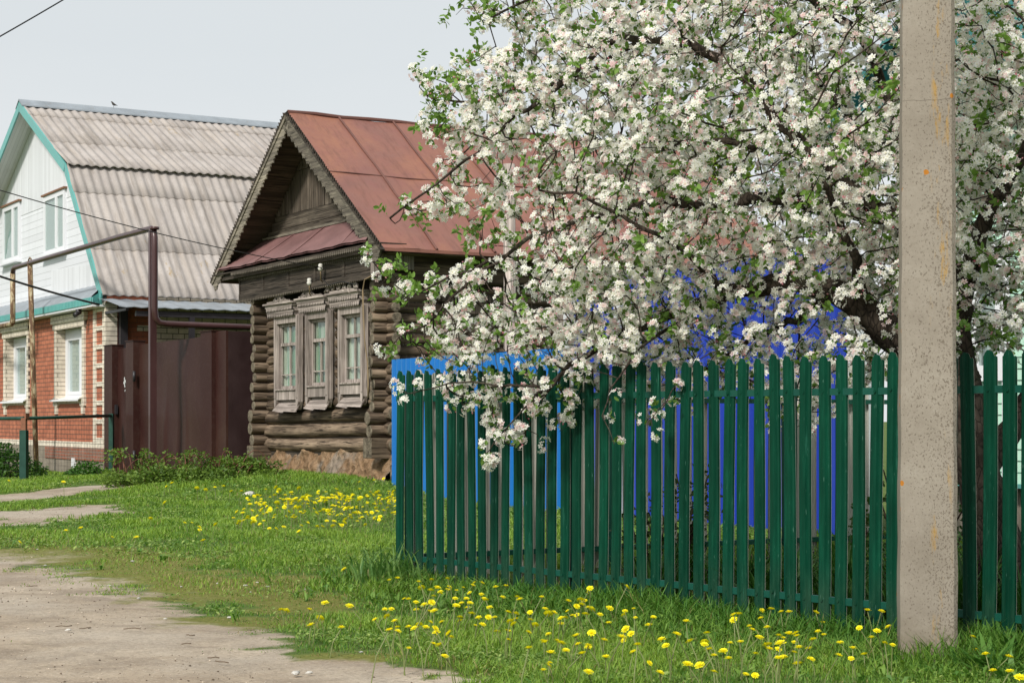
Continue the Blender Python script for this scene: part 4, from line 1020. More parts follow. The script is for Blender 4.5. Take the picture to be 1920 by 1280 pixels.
mb.tube([(xl, 0, zl-.12), (xl, 0, zd+.12), (xl-.04, 0, zd+.03), (xl-.16, 0, zd), (xl-4.5, 0, zd-.02)], .07, 10); mb.build('drop_pipe', M_PEEL, GP)
xp = pxl(56); xb = pxl(68, -1.1); mb = MB(); mb.tube([(xb+.05, .2, gz(*SW(gp0+xb, VP+.2)[:2])-.3), (xp, .0, zl+.05)], .068, 9)
mb.tube([(xp-.13, -.0, zl-.05), (xp-.11, 0, zl+.1), (xp, 0, zl+.14), (xp+.11, 0, zl+.1), (xp+.13, 0, zl-.05)], .02, 6); mb.build('post', M_PEEL, GP)

# ================================================================ green wire mesh fence by the brick house
M_GREENP = m_paint('dark_green_paint', (.008, .052, .036), .4, .2, 4)
mp = at(45, 905, 36.0); mp.z = gz(mp.x, mp.y)
me_ = SW(a_at(209, -.85), -.85); mth = atan2(me_.y-mp.y, me_.x-mp.x); ML = sqrt((me_.x-mp.x)**2+(me_.y-mp.y)**2)
MF = empty('mesh_fence', (mp.x, mp.y, 0), mth); tag(MF, 'low dark green post and wire mesh fence round the brick house front', 'fence')
mb = MB(); mb.box(-.07, .07, -.07, .07, -.3, HCAM+(HOR-806)*36/FPX); mb.build('post', M_GREENP, MF)
mb = MB(); mb.box(-.04, .04, -.05, .05, HCAM+(HOR-806)*36/FPX, HCAM+(HOR-783)*36/FPX); mb.box(-.09, .09, -.08, -.05, 1.28, 1.40); mb.build('rusty_bracket', m_paint('rust', (.24, .10, .055), .85, .3, 8), MF)
zt1 = HCAM+(HOR-784)*36/FPX; zt2 = HCAM+(HOR-779)*me_.y/FPX
mb = MB(); mb.tube([(.1, 0, zt1), (ML, 0, zt2)], .036, 6); mb.build('rail', M_GREENP, MF)
mb = MB(); mb.box(ML-.05, ML+.05, -.05, .05, -.3, zt2+.05); mb.build('post', M_GREENP, MF)
mb = MB()
for i in range(1, int(ML/.16)): mb.tube([(i*.16, 0, .0), (i*.16, 0, zt1)], .0022, 3, cap=False)
for k in range(9): mb.tube([(0, .0, .05+k*.145), (ML, .0, .05+k*.145)], .0022, 3, cap=False)
mb.build('wire_mesh', M_DARKMETAL, MF)
d2 = Matrix.Rotation(-mth, 3, 'Z') @ Vector((-AX[0], -AX[1], 0)); L2 = 14
mb = MB(); mb.tube([Vector((0, 0, zt1)), d2*L2+Vector((0, 0, zt1))], .036, 6); mb.build('rail', M_GREENP, MF)
mb = MB()
for i in range(1, int(L2/.3)): q = d2*(i*.3); mb.tube([(q.x, q.y, 0), (q.x, q.y, zt1)], .0022, 3, cap=False)
for k in range(9): q = d2*L2; mb.tube([(0, 0, .05+k*.145), (q.x, q.y, .05+k*.145)], .0022, 3, cap=False)
mb.build('wire_mesh', M_DARKMETAL, MF)

# ================================================================ blue sheet fence and the ultramarine yard gate
M_BLUE = m_paint('bright_blue_sheet', (.010, .155, .47), .42, .08, 1.2, streak=True, bump=.02, spec=.4)
M_ULTRA = m_paint('ultramarine_sheet', (.014, .044, .36), .4, .10, 1.2, streak=True, bump=.02, spec=.4)
M_LIGHTPOST = m_paint('pale_grey_post', (.52, .53, .56), .5, .08, 3)
def profiled(mb, x0, x1, y, z0f, z1, per, d, flat=.55, n_z=2):
    n = int((x1-x0)/per); xs = []
    for i in range(n+1):
        b = x0+i*per
        for f, h in ((0, 0), (flat*.5, 0), (flat*.5+.10, 1), (1-flat*.5-.10+.0, 1), (1-flat*.5+.0, 0)):
            xx = b+f*per
            if xx <= x1: xs.append((xx, h))
    xs.append((x1, 0)); r0 = [(x, y-h*d, z0f(x)) for x, h in xs]; r1 = [(x, y-h*d, z1) for x, h in xs]
    mb.grid([r0, r1]); mb.grid([[(p[0], p[1]+.012, p[2]) for p in r1], [(p[0], p[1]+.012, p[2]) for p in r0]])
VB = -.6; b0, b1 = a_at(735, VB), a_at(1063, VB)
BF = empty('blue_fence', tuple(SW(b0, VB)), RZ); tag(BF, 'bright blue corrugated metal fence beside the log house corner', 'fence')
mb = MB(); profiled(mb, 0, b1-b0, 0, lambda x: gz(*SW(b0+x, VB)[:2])-.05, 2.235, .165, .035); mb.build('sheet', M_BLUE, BF)
mb = MB(); mb.box(0, b1-b0, .02, .06, 1.9, 1.94); mb.box(0, b1-b0, .02, .06, .5, .54)
mb.build('rail', M_BLUE, BF)
mb = MB()
for i in range(int((b1-b0)/.5)):
    for zz in (1.92, .52): mb.tube([(.1+i*.5, -.006, zz), (.1+i*.5, .0, zz)], .014, 6)
mb.build('rivet', M_BLUE, BF)
u0 = a_at(1071, VB); UG = empty('yard_gate', tuple(SW(u0, VB)), RZ); tag(UG, 'tall ultramarine corrugated metal yard gate with pale posts behind the apple tree', 'gate')
ux = lambda px: a_at(px, VB)-u0
for p in (1071, 1166, 1610):
    mb = MB(); w_ = .075 if p < 1600 else .10; mb.box(ux(p)-w_, ux(p)+w_, -.08, .08, -.15, 2.95 if p != 1166 else 3.02); mb.box(ux(p)-w_-.02, ux(p)+w_+.02, -.10, .10, 2.95 if p != 1166 else 3.02, 2.97 if p != 1166 else 3.04); mb.build('post', M_LIGHTPOST, UG)
zg = lambda x: .02
mb = MB(); profiled(mb, ux(1071)+.08, ux(1166)-.08, 0, zg, 2.9, .165, .03); mb.build('wicket', M_ULTRA, UG)
xm = (ux(1166)+ux(1610))/2
mb = MB(); profiled(mb, ux(1166)+.08, xm-.01, 0, zg, 3.12, .165, .03); mb.build('gate_leaf', M_ULTRA, UG)
mb = MB(); profiled(mb, xm+.01, ux(1610)-.11, 0, zg, 3.12, .165, .03); mb.build('gate_leaf', M_ULTRA, UG)
mb = MB(); mb.box(ux(1166)+.08, ux(1610)-.11, .02, .07, 3.0, 3.06); mb.box(ux(1166)+.08, ux(1610)-.11, .02, .07, .2, .26); mb.build('frame', M_ULTRA, UG)

# ================================================================ green picket fences
def m_green():
    t = NT('green_picket_paint'); co = t.coord(); r = t.rand()
    off = t.math('MULTIPLY', r, 50.0); v = t.node('ShaderNodeVectorMath', operation='ADD'); t.put(v.inputs[0], t.mapping(co, (14, 14, 2.2))); t.put(v.inputs[1], t.comb(off, off, off))
    n = t.noise(v.outputs[0], 1.0, 5, .65)
    c = t.ramp(n, [(.3, (.0010, .029, .0155)), (.55, (.0015, .045, .024)), (.75, (.003, .069, .037))])
    c = t.mix(1.0, c, t.ramp(r, [(0, .85), (1, 1.15)]), 'MULTIPLY')
    sp = t.noise(v.outputs[0], 7.0, 2, .5); c = t.mix(t.ramp(sp, [(.70, 0.), (.76, .5)]), c, (.10, .22, .17))
    d = t.sep(co)[2]; mud = t.math('MULTIPLY', t.ramp(d, [(.0, 1.), (.35, 0.)]), t.ramp(n, [(.4, 0.), (.7, .5)])); c = t.mix(mud, c, (.055, .060, .040)); sc_ = t.noise(t.mapping(v.outputs[0], (1.2, 1.2, .5)), 2.4, 5, .7); c = t.mix(t.ramp(sc_, [(.62, 0.), (.74, .55)]), c, (.035, .16, .11))
    t.bump(n, .08, .01); return t.fin(c, t.ramp(n, [(.3, .40), (.7, .55)]), .12)
M_GREEN = m_green()
M_PRIMER = m_paint('grey_primer', (.40, .395, .35), .55, .08, 3, streak=True, spec=.3)
def picket_mesh(kind):
    rs = random.Random(kind)
    xs = [-.045, -.042, -.036, -.028, -.020, -.013, -.006, 0, .006, .013, .020, .028, .036, .042, .045]
    ys = [-.018, -.004, 0, 0, -.001, .009, .011, .011, .011, .009, -.001, 0, 0, -.004, -.018]
    def top(x):
        u = abs(x)/.045
        return -.012*(u/.6)**2 if u < .6 else (-.012-.028*(u-.6)/.16 if u < .76 else -.040+.008*sin((u-.76)*13))
    mb = MB(); n = len(xs); zb = -.12
    zr = [zb, .3, .8, 1.3, None]
    rows = []
    bow = rs.uniform(-.006, .006)
    for z in zr:
        rows.append([(x+bow*sin(2.2*(z if z is not None else 1.66)), y+.004*sin((z or 1.6)*2+kind), (1.66+top(x)) if z is None else z) for x, y in zip(xs, ys)])
    mb.grid([r[::-1] for r in rows], 0, False)
    mb.grid([[(p[0], p[1]-.0022, p[2]) for p in r] for r in rows], 1, False)
    for z in (1.43, .12): mb.tube([(0, .004, z), (0, .013, z)], .006, 6, 0); mb.tube([(0, .012, z), (0, .016, z)], .010, 6, 0)
    me = bpy.data.meshes.new('picket'); me.from_pydata(mb.v, [], mb.f); me.polygons.foreach_set('material_index', mb.m); me.update()
    me.materials.append(M_GREEN); me.materials.append(M_PRIMER); return me
PM = [picket_mesh(k) for k in range(5)]
def picket_fence(origin, direction, outward, n, first, step, rail_l, label, zoff=0.0, rail_side=-1, post_at=()):
    ang = atan2(direction[1], direction[0]); root = empty('picket_fence', (origin[0], origin[1], 0), ang); tag(root, label, 'fence', 'green metal picket fences')
    left = np.array([-direction[1], direction[0]]); sg = 1 if np.dot(left, outward) > 0 else -1     # local y sign of the outside
    for i in range(n):
        o = bpy.data.objects.new('picket', PM[random.randrange(5)]); COL.objects.link(o); o.parent = root
        o.location = (first+i*step+random.gauss(0, .003), sg*.028, zoff+random.gauss(0, .008)); o.rotation_euler = (random.gauss(0, .004), random.gauss(0, .006), (0 if sg > 0 else pi)+random.gauss(0, .03))
    for z in (1.43, .12):
        mb = MB(); mb.box(-.03, rail_l, -.020, .012 if True else .0, z-.022+zoff, z+.022+zoff); mb.build('rail', M_GREENR, root)
    for p in post_at:
        mb = MB(); mb.box(p-.03, p+.03, -sg*.022-(.06 if sg > 0 else 0), -sg*.022+(0 if sg > 0 else .06), -.4, 1.50+zoff); mb.build('post', M_GREENR, root)
    return root
M_GREENR = m_paint('green_rail_paint', (.004, .065, .044), .4, .2, 6, spec=.3)
picket_fence(F0, FD, FN, 64, 0.02, .1367, 64*.1367, 'green metal picket fence along the road, bright outer side towards the viewer', post_at=(.06, 2.1, 4.2, 6.0))
SO = np.array([-AX[0], -AX[1]])
picket_fence(F0+AY*.10-SO*.02, AY, SO, 37, .06, .162, 37*.162, 'side run of the picket fence showing grey unpainted backs behind the front run', post_at=(1.9, 3.9, 5.7))

# ================================================================ concrete pole
def m_concrete():
    t = NT('speckled_concrete'); co = t.coord(); n = t.noise(co, 2.2, 6, .7); f = t.noise(co, 60, 3, .7)
    c = t.ramp(n, [(.3, (.23, .197, .160)), (.55, (.30, .262, .218)), (.75, (.355, .318, .270))])
    c = t.mix(t.ramp(f, [(.35, .35), (.5, 0.)]), c, (.23, .195, .155))
    pits = t.vor(co, 85); dens = t.noise(t.mapping(co, (6, 6, 1.1)), 1.2, 4, .6); s = t.sep(co)
    side = t.ramp(t.math('ADD', t.math('MULTIPLY', s[0], 2.2), dens), [(.10, .16), (.75, .46)])
    hole = t.math('MULTIPLY', t.math('GREATER_THAN', t.math('ADD', t.noise(t.mapping(co, (1, 1, .7)), 95, 3, .65), t.math('MULTIPLY', side, .30)), .69), t.math('LESS_THAN', pits, .62)); hole2 = t.math('LESS_THAN', t.vor(co, 37), t.math('MULTIPLY', t.ramp(dens, [(.42, 0.), (.8, .42)]), .8))
    hh = t.math('MAXIMUM', hole, hole2)
    c = t.mix(t.math('MULTIPLY', hh, .6), c, (.10, .075, .052))
    zz = t.math('ADD', s[2], t.math('MULTIPLY', t.noise(co, 5, 4), .05))
    for zs in (3.17, 4.3): c = t.mix(t.math('MULTIPLY', t.math('LESS_THAN', t.math('ABSOLUTE', t.math('SUBTRACT', zz, zs)), .003), .45), c, (.10, .08, .06))
    c = t.mix(t.math('MULTIPLY', t.ramp(t.math('ADD', s[2], t.math('MULTIPLY', n, .3)), [(.18, .75), (.42, 0.)]), 1.0), c, (.17, .14, .095))
    # lichen: big orange rosettes and ochre runs
    lv = t.node('ShaderNodeTexVoronoi', feature='F1'); t.put(lv.inputs['Vector'], t.mapping(co, (1, 1, 1))); lv.inputs['Scale'].default_value = 7.5
    rnd = t.sep(lv.outputs['Color'])[0]
    spot = t.math('MULTIPLY', t.math('LESS_THAN', t.math('ADD', lv.outputs['Distance'], t.math('MULTIPLY', t.math('SUBTRACT', f, .5), .12)), .115), t.math('GREATER_THAN', rnd, .70))
    c = t.mix(spot, c, (.42, .165, .025))
    run = t.noise(t.mapping(co, (13, 13, 2.2)), 1.0, 5, .75); strip = t.ramp(s[0], [(.0, 0.), (.03, 1.), (.09, 1.), (.13, 0.)])
    c = t.mix(t.math('MULTIPLY', t.math('MULTIPLY', strip, t.ramp(run, [(.57, 0.), (.66, .75)])), 1.0), c, (.40, .23, .045))
    crack = t.vor(t.mapping(co, (1, 1, .9)), 1.1, 'DISTANCE_TO_EDGE'); 
    h = t.math('SUBTRACT', t.math('MULTIPLY', f, .3), hh); t.bump(h, .5, .008); return t.fin(c, .9, .2)
PX, PY = (1738-960)/FPX*9.9, 9.9; PZ = gz(PX, PY)
mb = MB(); hw, hd, ch = .158, .14, .022
def prof(k): w, d, c = hw*k, hd*k, ch; return [(-w, -d+c), (-w+c, -d), (w-c, -d), (w, -d+c), (w, d-c), (w-c, d), (-w+c, d), (-w, d-c)]
rows = []; nz = 60
for i in range(nz+1):
    z = -.4+9.2*i/nz; k = 1-.030*z+.0; rows.append([(x+.0025*sin(i*1.9+j), y, z) for j, (x, y) in enumerate(prof(k))]+[(prof(k)[0][0]+.0025*sin(i*1.9), prof(k)[0][1], z)])
mb.grid(rows, 0); mb.add([p for p in rows[-1][:-1]], [tuple(range(8))])
po = mb.build('utility_pole', m_concrete(), None, (PX, PY, PZ), radians(-8)); tag(po, 'speckled grey concrete utility pole with orange lichen, standing before the picket fence', 'utility pole')
# grey wooden pole behind the blue fence
mb = MB(); q = at(954, 308, 27.0); rows_ = [(0, 0, -.3), (0.02, 0, 2.0), (.0, 0, q.z)]
mb.tube(rows_, [.105, .10, .095], 9); o = mb.build('wooden_pole', M_GRAYWOOD, None, (q.x, q.y, 0)); tag(o, 'slim weathered grey wooden pole rising before the red roof', 'pole')
# cables
def cable(name, p, q, sag, r, label, n=24):
    mb = MB(); p, q = Vector(p), Vector(q); mb.tube([p.lerp(q, i/n)-Vector((0, 0, sag*4*(i/n)*(1-i/n))) for i in range(n+1)], r, 6)
    o = mb.build(name, M_WIRE); tag(o, label, 'cable'); return o
ins = SW(a_at(604, FV-.12), FV-.13); ins.z = z_at(502, a_at(604, FV-.12), FV-.12)
cable('overhead_cable', at(-420, 220, 22.0), ins, .18, .008, 'thin dark cable sagging from the left to the log house insulator')
bc = SW(a_at(186, -.8), -.8); bc.z = z_at(571, a_at(186, -.8), -.8)
cable('overhead_cable', at(-260, 420, 36.0), bc, .12, .026, 'thick black cable running to the corner of the brick house')
cable('overhead_cable', at(-240, 200, 16.0), at(380, -162, 19.0), .05, .007, 'black cable crossing the sky at the top left corner')
# bird on the ridge
def bird():
    a = -22.15; lo_, hi_ = 0., 9.
    for _ in range(40):
        m = (lo_+hi_)/2; p = SW(a, BV+m); lo_, hi_ = (m, hi_) if 960+FPX*p.x/p.y < 213 else (lo_, m)
    p = SW(a, BV+m); s = .06
    mb = MB(); pts = [(-1.9, 0, 1.0), (-1.2, 0, 1.2), (-.4, 0, 1.35), (.2, 0, 1.75), (.55, 0, 2.25), (.75, 0, 2.55), (1.0, 0, 2.6), (1.35, 0, 2.5)]
    mb.tube([tuple(c*s for c in q) for q in pts], [r*s for r in (.06, .22, .52, .60, .42, .34, .28, .04)], 10)
    o = mb.build('bird', m_simple('bird_plumage', (.06, .055, .05), .8), None, (p.x, p.y, 10.17), radians(200))
    mb = MB()
    for y in (-.2, .2): mb.tube([(0, y*s, 1.2*s), (.05*s, y*s, 0)], .05*s, 5)
    mb.build('leg', M_DARKMETAL, o); tag(o, 'small dark bird perched on the ridge of the corrugated roof', 'bird')
bird()

# ================================================================ mint sided house and cream house on the right
M_MINT = m_siding('mint_siding', (.40, .62, .50), 2, .115, .62, .04)
M_CREAMS = m_siding('cream_siding', (.66, .60, .40), 2, .15, .7, .04)
ma = a_at(1712, 0.0); MH = empty('siding_house', tuple(SW(ma, 0)), RZ); tag(MH, 'mint green sided house with white trim and teal roof behind the apple tree', 'house')
MW, MD, MZ = 8.5, 8.0, 4.6
def lap(mb, P0, P1, z0, z1, pitch, nrm, lip=.016):
    """lapped cladding as real courses"""
    z = z0
    while z < z1:
        t = min(z+pitch, z1); mb.add([(P0[0]+nrm[0]*lip, P0[1]+nrm[1]*lip, z), (P1[0]+nrm[0]*lip, P1[1]+nrm[1]*lip, z), (P1[0], P1[1], t), (P0[0], P0[1], t)], [(0, 1, 2, 3)])
        mb.add([(P0[0], P0[1], z), (P1[0], P1[1], z), (P1[0]+nrm[0]*lip, P1[1]+nrm[1]*lip, z), (P0[0]+nrm[0]*lip, P0[1]+nrm[1]*lip, z)], [(0, 1, 2, 3)]); z = t
M_MINTP = m_paint('mint_plastic', (.43, .66, .53), .45, .04, 2, spec=.4)
wx0, wx1, wz0_, wz1_ = .55, 1.30, 1.75, 2.95
mb = MB(); lap(mb, (0, 0), (wx0, 0), .62, MZ, .115, (0, -1)); lap(mb, (wx1, 0), (MW, 0), .62, MZ, .115, (0, -1)); lap(mb, (wx0, 0), (wx1, 0), .62, wz0_, .115, (0, -1)); lap(mb, (wx0, 0), (wx1, 0), wz1_, MZ, .115, (0, -1))
mb.build('front_wall', M_MINTP, MH)
mb = MB(); lap(mb, (0, MD), (0, 0), .62, MZ, .115, (-1, 0)); mb.build('side_wall', M_MINTP, MH)
mb = MB(); xt = a_at(1886, -.03)-ma
mb.box(xt-.05, xt+.05, -.035, -.018, .62, MZ); mb.box(-.03, .10, -.035, -.018, .62, MZ); mb.build('corner_trim', M_PVC, MH)
mb = MB(); mb.box(0, MW, .05, .3, -.2, .6); mb.build('plinth', M_PLINTH, MH)
mb = MB(); mb.box(-.05, MW, -.14, .0, .58, .62); mb.build('drip_sill', M_TEAL, MH)
mb = MB(); mb.box(wx0-.10, wx0+.06, -.05, .06, wz0_-.1, wz1_+.1); mb.box(wx1-.06, wx1+.10, -.05, .06, wz0_-.1, wz1_+.1); mb.box(wx0+.06, wx1-.06, -.05, .06, wz0_-.1, wz0_+.06); mb.box(wx0+.06, wx1-.06, -.05, .06, wz1_-.06, wz1_+.1); mb.box((wx0+wx1)/2-.03, (wx0+wx1)/2+.03, -.03, .05, wz0_+.06, wz1_-.06)
wf = mb.build('window', M_PVC, MH)
mb = MB(); mb.box(wx0, wx1, .01, .016, wz0_, wz1_); mb.build('pane', M_PANE, wf)
mb = MB(); mb.box(wx0-.1, wx1+.1, .25, .28, wz0_-.1, wz1_+.1); mb.build('blind', M_BLIND, wf)
mb = MB(); mb.prism([(-.6, MZ-.1), (MW+.6, MZ-.1), (MW/2, MZ+4.0)], -.02, MD, 0); mb.build('gable', m_paint('deep_teal_boards', (.05, .20, .20), .5, .15, 2), MH)
mb = MB(); mb.box(-.7, MW+.7, -.5, -.02, MZ-.12, MZ+.02)
for (x0, z0, x1, z1) in ((-.85, MZ-.15, MW/2, MZ+4.25), (MW+.85, MZ-.15, MW/2, MZ+4.25)):
    mb.add([(x0, -.5, z0), (x1, -.5, z1), (x1, MD+.4, z1), (x0, MD+.4, z0), (x0, -.5, z0-.1), (x1, -.5, z1-.1), (x1, MD+.4, z1-.1), (x0, MD+.4, z0-.1)], [(0, 1, 2, 3), (7, 6, 5, 4), (0, 4, 5, 1), (2, 6, 7, 3), (0, 3, 7, 4)])
mb.build('roof', m_paint('deep_teal_roof', (.04, .17, .17), .5, .15, 2), MH)
CH = empty('outbuilding', tuple(SW(10.9, 7.0)), RZ); tag(CH, 'cream sided outbuilding glimpsed through the blossom above the ultramarine gate', 'house')
mb = MB(); lap(mb, (0, 0), (5.5, 0), -.2, 5.0, .16, (0, -1)); lap(mb, (0, 6), (0, 0), -.2, 5.0, .16, (-1, 0)); mb.build('wall', m_paint('cream_plastic', (.66, .60, .40), .5, .05, 2), CH)
mb = MB(); mb.prism([(-.4, 4.95), (5.9, 4.95), (2.75, 6.4)], -.4, 6.2); mb.build('roof', M_ZINC, CH)
mb = MB(); mb.box(1.5, 2.7, -.04, .0, 3.0, 4.3); wf = mb.build('window', M_PVC, CH)
mb = MB(); mb.box(1.62, 2.58, -.046, -.041, 3.12, 4.18); mb.build('pane', M_BLIND, wf)

# ================================================================ blossoming apple tree
def unit(v): return v/np.maximum(np.linalg.norm(v, axis=-1, keepdims=True), 1e-9)
def frames(n, spin):
    """rotation matrices whose z axis is n"""
    n = unit(n); h = np.where(np.abs(n[:, 2:3]) < .9, np.array([[0, 0, 1.]]), np.array([[1., 0, 0]])); a = unit(np.cross(h, n)); b = np.cross(n, a)
    c, s = np.cos(spin)[:, None], np.sin(spin)[:, None]; x = a*c+b*s; y = np.cross(n, x); return np.stack([x, y, n], -1)
def instances(V0, F0, pos, R, sc, tint, vt=None):
    """many small copies baked into one mesh: V0 (m,3), F0 (q,k)"""
    n, m = len(pos), len(V0); V = np.einsum('nij,mj->nmi', R, V0)*np.asarray(sc).reshape(-1, 1, 1)+pos[:, None, :]
    F = (np.arange(n)*m)[:, None, None]+F0[None]; C = np.repeat(tint[:, None, :], m, 1)
    if vt is not None: C = C*vt[None]
    return V.reshape(-1, 3), F.reshape(-1, F0.shape[1]), C.reshape(-1, 3)
def join(parts):
    V, F, C, o = [], [], [], 0
    for v, f, c in parts: V.append(v); F.append(f+o); C.append(c); o += len(v)
    return np.concatenate(V), np.concatenate(F), np.concatenate(C)
LEAF_V = np.array([[0, 0, 0], [.30, -.26, .05], [.30, .26, .05], [.72, -.21, .04], [.72, .21, .04], [1.0, 0, -.10], [.34, 0, -.03], [.72, 0, -.06]])
LEAF_F = np.array([[0, 1, 6], [0, 6, 2], [1, 3, 7], [1, 7, 6], [6, 7, 4], [6, 4, 2], [3, 5, 7], [7, 5, 4]])
M_BLOSSOM = m_leafy('apple_petals', None, None, .46, .6)
M_APPLELEAF = m_leafy('apple_leaves', None, None, .38, .45)
def m_bark(name, c1, c2):
    t = NT(name); co = t.coord(); n = t.noise(t.mapping(co, (1, 1, .5)), 9, 6, .7); w = t.vor(t.mapping(co, (1, 1, .4)), 26, 'DISTANCE_TO_EDGE'); m = t.noise(co, 3, 3)
    c = t.ramp(n, [(.3, c1), (.65, c2)]); c = t.mix(t.ramp(w, [(0., .8), (.12, 0.)]), c, tuple(q*.3 for q in c1)); c = t.mix(t.ramp(m, [(.55, 0.), (.7, .35)]), c, (.11, .115, .08))
    t.bump(t.mix(.5, n, w), 1., .03); return t.fin(c, .9, .2)
M_BARK = m_bark('apple_bark', (.022, .016, .012), (.078, .060, .046))
TA, TB = np.array([3.345, 12.0]), np.array([-.93, 13.4]); TD = unit((TB-TA)[None])[0]; TN = np.array([TD[1], -TD[0]]); TN = TN if TN[1] < 0 else -TN
def CPs(px, py):
    """image place -> (distance along the crown's long axis from the trunk, height)"""
    k = (px-960)/FPX; s = (k*TA[1]-TA[0])/(TD[0]-k*TD[1]); Y = TA[1]+TD[1]*s; return s, HCAM+(HOR-py)*Y/FPX
def C3(s, z, o): p = TA+TD*s+TN*o; return np.array([p[0], p[1], z])
def CW(px, py, o=0.0): s, z = CPs(px, py); return C3(s, z, o)
CROWN = [CPs(*p) for p in [(835, -40), (852, 45), (915, 48), (965, 75), (880, 92), (868, 116), (785, 122), (775, 155), (795, 190), (850, 196), (782, 212), (788, 232), (722, 238), (730, 262), (770, 272), (716, 284), (748, 305), (778, 330), (770, 362), (748, 380), (770, 408), (742, 432), (800, 440), (870, 442), (905, 470), (860, 500), (800, 520), (735, 482), (722, 560), (775, 585), (765, 620), (762, 665), (838, 690), (812, 736), (850, 765), (885, 790), (925, 800), (938, 850), (985, 862), (1042, 838), (1060, 800), (1130, 765), (1175, 745), (1182, 800), (1222, 838), (1248, 798), (1240, 735), (1290, 800), (1310, 740), (1400, 760), (1470, 830), (1540, 790), (1600, 720), (1700, 730), (1800, 690), (1900, 655), (2050, 620), (2180, 430), (2200, 60), (2050, -130), (1700, -190), (1250, -170), (960, -110)]]
def grow_tree():
    poly = CROWN; P = np.array(poly); lo, hi = P.min(0), P.max(0)
    N = 40000; s = rng.uniform(lo[0], hi[0], N); z = rng.uniform(lo[1], hi[1], N); sd_ = poly_sd(s, z, poly); k = sd_ > .03; s, z, sd_ = s[k], z[k], sd_[k]
    th = np.minimum(.22+.85*sd_, 1.75); o = (rng.random(len(s))*2-1)*th
    A = TA[None]+TD[None]*s[:, None]+TN[None]*o[:, None]; A = np.column_stack([A, z])
    fo, fs = fence_dist(A[:, 0], A[:, 1]); px = 960+FPX*A[:, 0]/A[:, 1]
    bad = (np.abs(fo) < .10) & (z < 1.80) | (px > 1300) & (z < 1.75) & (fo > -.12) | (z < 1.2) & (fo < 0) & (px < 1250)
    g = .8+.2*fbm(s*1.3, z*1.3, 71, 3); hole = fbm(s*1.05+5, z*1.05+o*.5, 77, 3)
    keepp = (~bad) & (rng.random(len(s)) < np.where(hole < np.where((px < 1260) & (z > 2.6), .46, .33), np.where((px < 1260) & (z > 2.6), .10, .3), 1.0)); pyv = HOR-(A[:, 2]-HCAM)*FPX/A[:, 1]; thin_ = (px < 1010) & (pyv > 255) & (pyv < 520) & (rng.random(len(A)) < .68); low_ = (px > 1390) & (px < 1610) & (pyv > 560) & (pyv < 700) & (rng.random(len(A)) < .6); keepp = keepp & ~thin_ & ~low_; A = A[keepp]
    A = A[rng.permutation(len(A))[:9500]]
    X_ = []
    for _ in range(1500):                                  # the low boughs in front of the blue gate are the fullest
        qx, qy = rng.uniform(1060, 1680), rng.uniform(440, 700)
        if 1390 < qx < 1610 and qy > 555 and rng.random() < .85: continue
        q = CW(qx, qy, rng.uniform(-.9, .7)); f_, s_ = fence_dist(q[0], q[1])
        if q[2] > 1.8 or abs(f_) > .12: X_.append(q)
    for _ in range(900): X_.append(CW(rng.uniform(1780, 1960), rng.uniform(60, 640), rng.uniform(-1.2, .9)))
    A = np.concatenate([A, np.array(X_)])
    limbs = []   # (points, start radius, end radius)
    L = lambda pts, r0, r1: limbs.append(([CW(*q) for q in pts], r0, r1))
    L([(1885, 1150, 0), (1868, 1010, 0), (1838, 900, .05), (1812, 800, .05), (1800, 720, 0)], .19, .15)
    L([(1800, 720, 0), (1745, 690, .0), (1690, 645, .1), (1640, 597, .15), (1578, 552, .2), (1490, 532, .1), (1390, 545, .1), (1290, 580, .1), (1180, 622, .15), (1090, 690, .3), (1030, 760, .5)], .145, .014)
    L([(1800, 720, 0), (1790, 610, 0), (1775, 500, -.1), (1745, 430, -.2), (1690, 400, -.25), (1610, 388, -.3), (1510, 372, -.3), (1420, 366, -.2), (1320, 380, -.1), (1220, 380, 0), (1120, 410, .1), (1010, 450, .2), (900, 520, .25)], .13, .010)
    L([(1745, 430, -.2), (1640, 390, .1), (1520, 290, .3), (1460, 215, .4), (1398, 150, .4), (1317, 106, .4), (1225, 92, .35), (1165, 96, .35), (1087, 172, .4), (1005, 238, .45), (936, 302, .5), (841, 377, .5), (782, 416, .5)], .07, .008)
    L([(1225, 92, .35), (1130, 132, .2), (1060, 150, .0), (970, 160, -.1), (880, 190, -.1)], .025, .007)
    L([(1454, 325, .2), (1366, 272, .1), (1290, 264, -.1), (1200, 268, -.3), (1110, 245, -.4), (1000, 215, -.5), (880, 215, -.5)], .035, .006)
    L([(1775, 500, -.1), (1720, 330, -.5), (1660, 180, -.6), (1600, 40, -.6), (1560, -90, -.5), (1500, -220, -.4)], .09, .014)
    L([(1790, 610, 0), (1825, 490, .2), (1852, 425, .3), (1905, 340, .4), (1960, 240, .5), (2020, 120, .5)], .10, .016)
    L([(1838, 900, .05), (1880, 820, -.2), (1920, 760, -.3), (2010, 640, -.4), (2110, 480, -.4), (2180, 330, -.3)], .11, .016)
    L([(1640, 597, .15), (1610, 480, .5), (1585, 400, .7), (1540, 320, .9), (1480, 260, 1.0)], .05, .010)
    L([(1578, 552, .2), (1470, 600, -.2), (1370, 640, -.5), (1290, 690, -.6)], .045, .010)
    L([(1390, 545, .45), (1310, 480, .7), (1240, 440, .8), (1150, 395, .9), (1080, 390, .9)], .035, .008)
    L([(1700, 330, -.5), (1620, 230, -.9), (1520, 130, -1.0), (1430, 20, -.9), (1330, -60, -.7), (1200, -90, -.5)], .05, .010)
    L([(1600, 40, -.6), (1480, -30, -.1), (1330, -40, .3), (1180, -20, .4), (1050, 10, .4), (930, 60, .3)], .035, .007)
    L([(1290, 580, .1), (1240, 650, .5), (1200, 730, .85), (1195, 780, .95), (1218, 825, 1.0)], .018, .004)
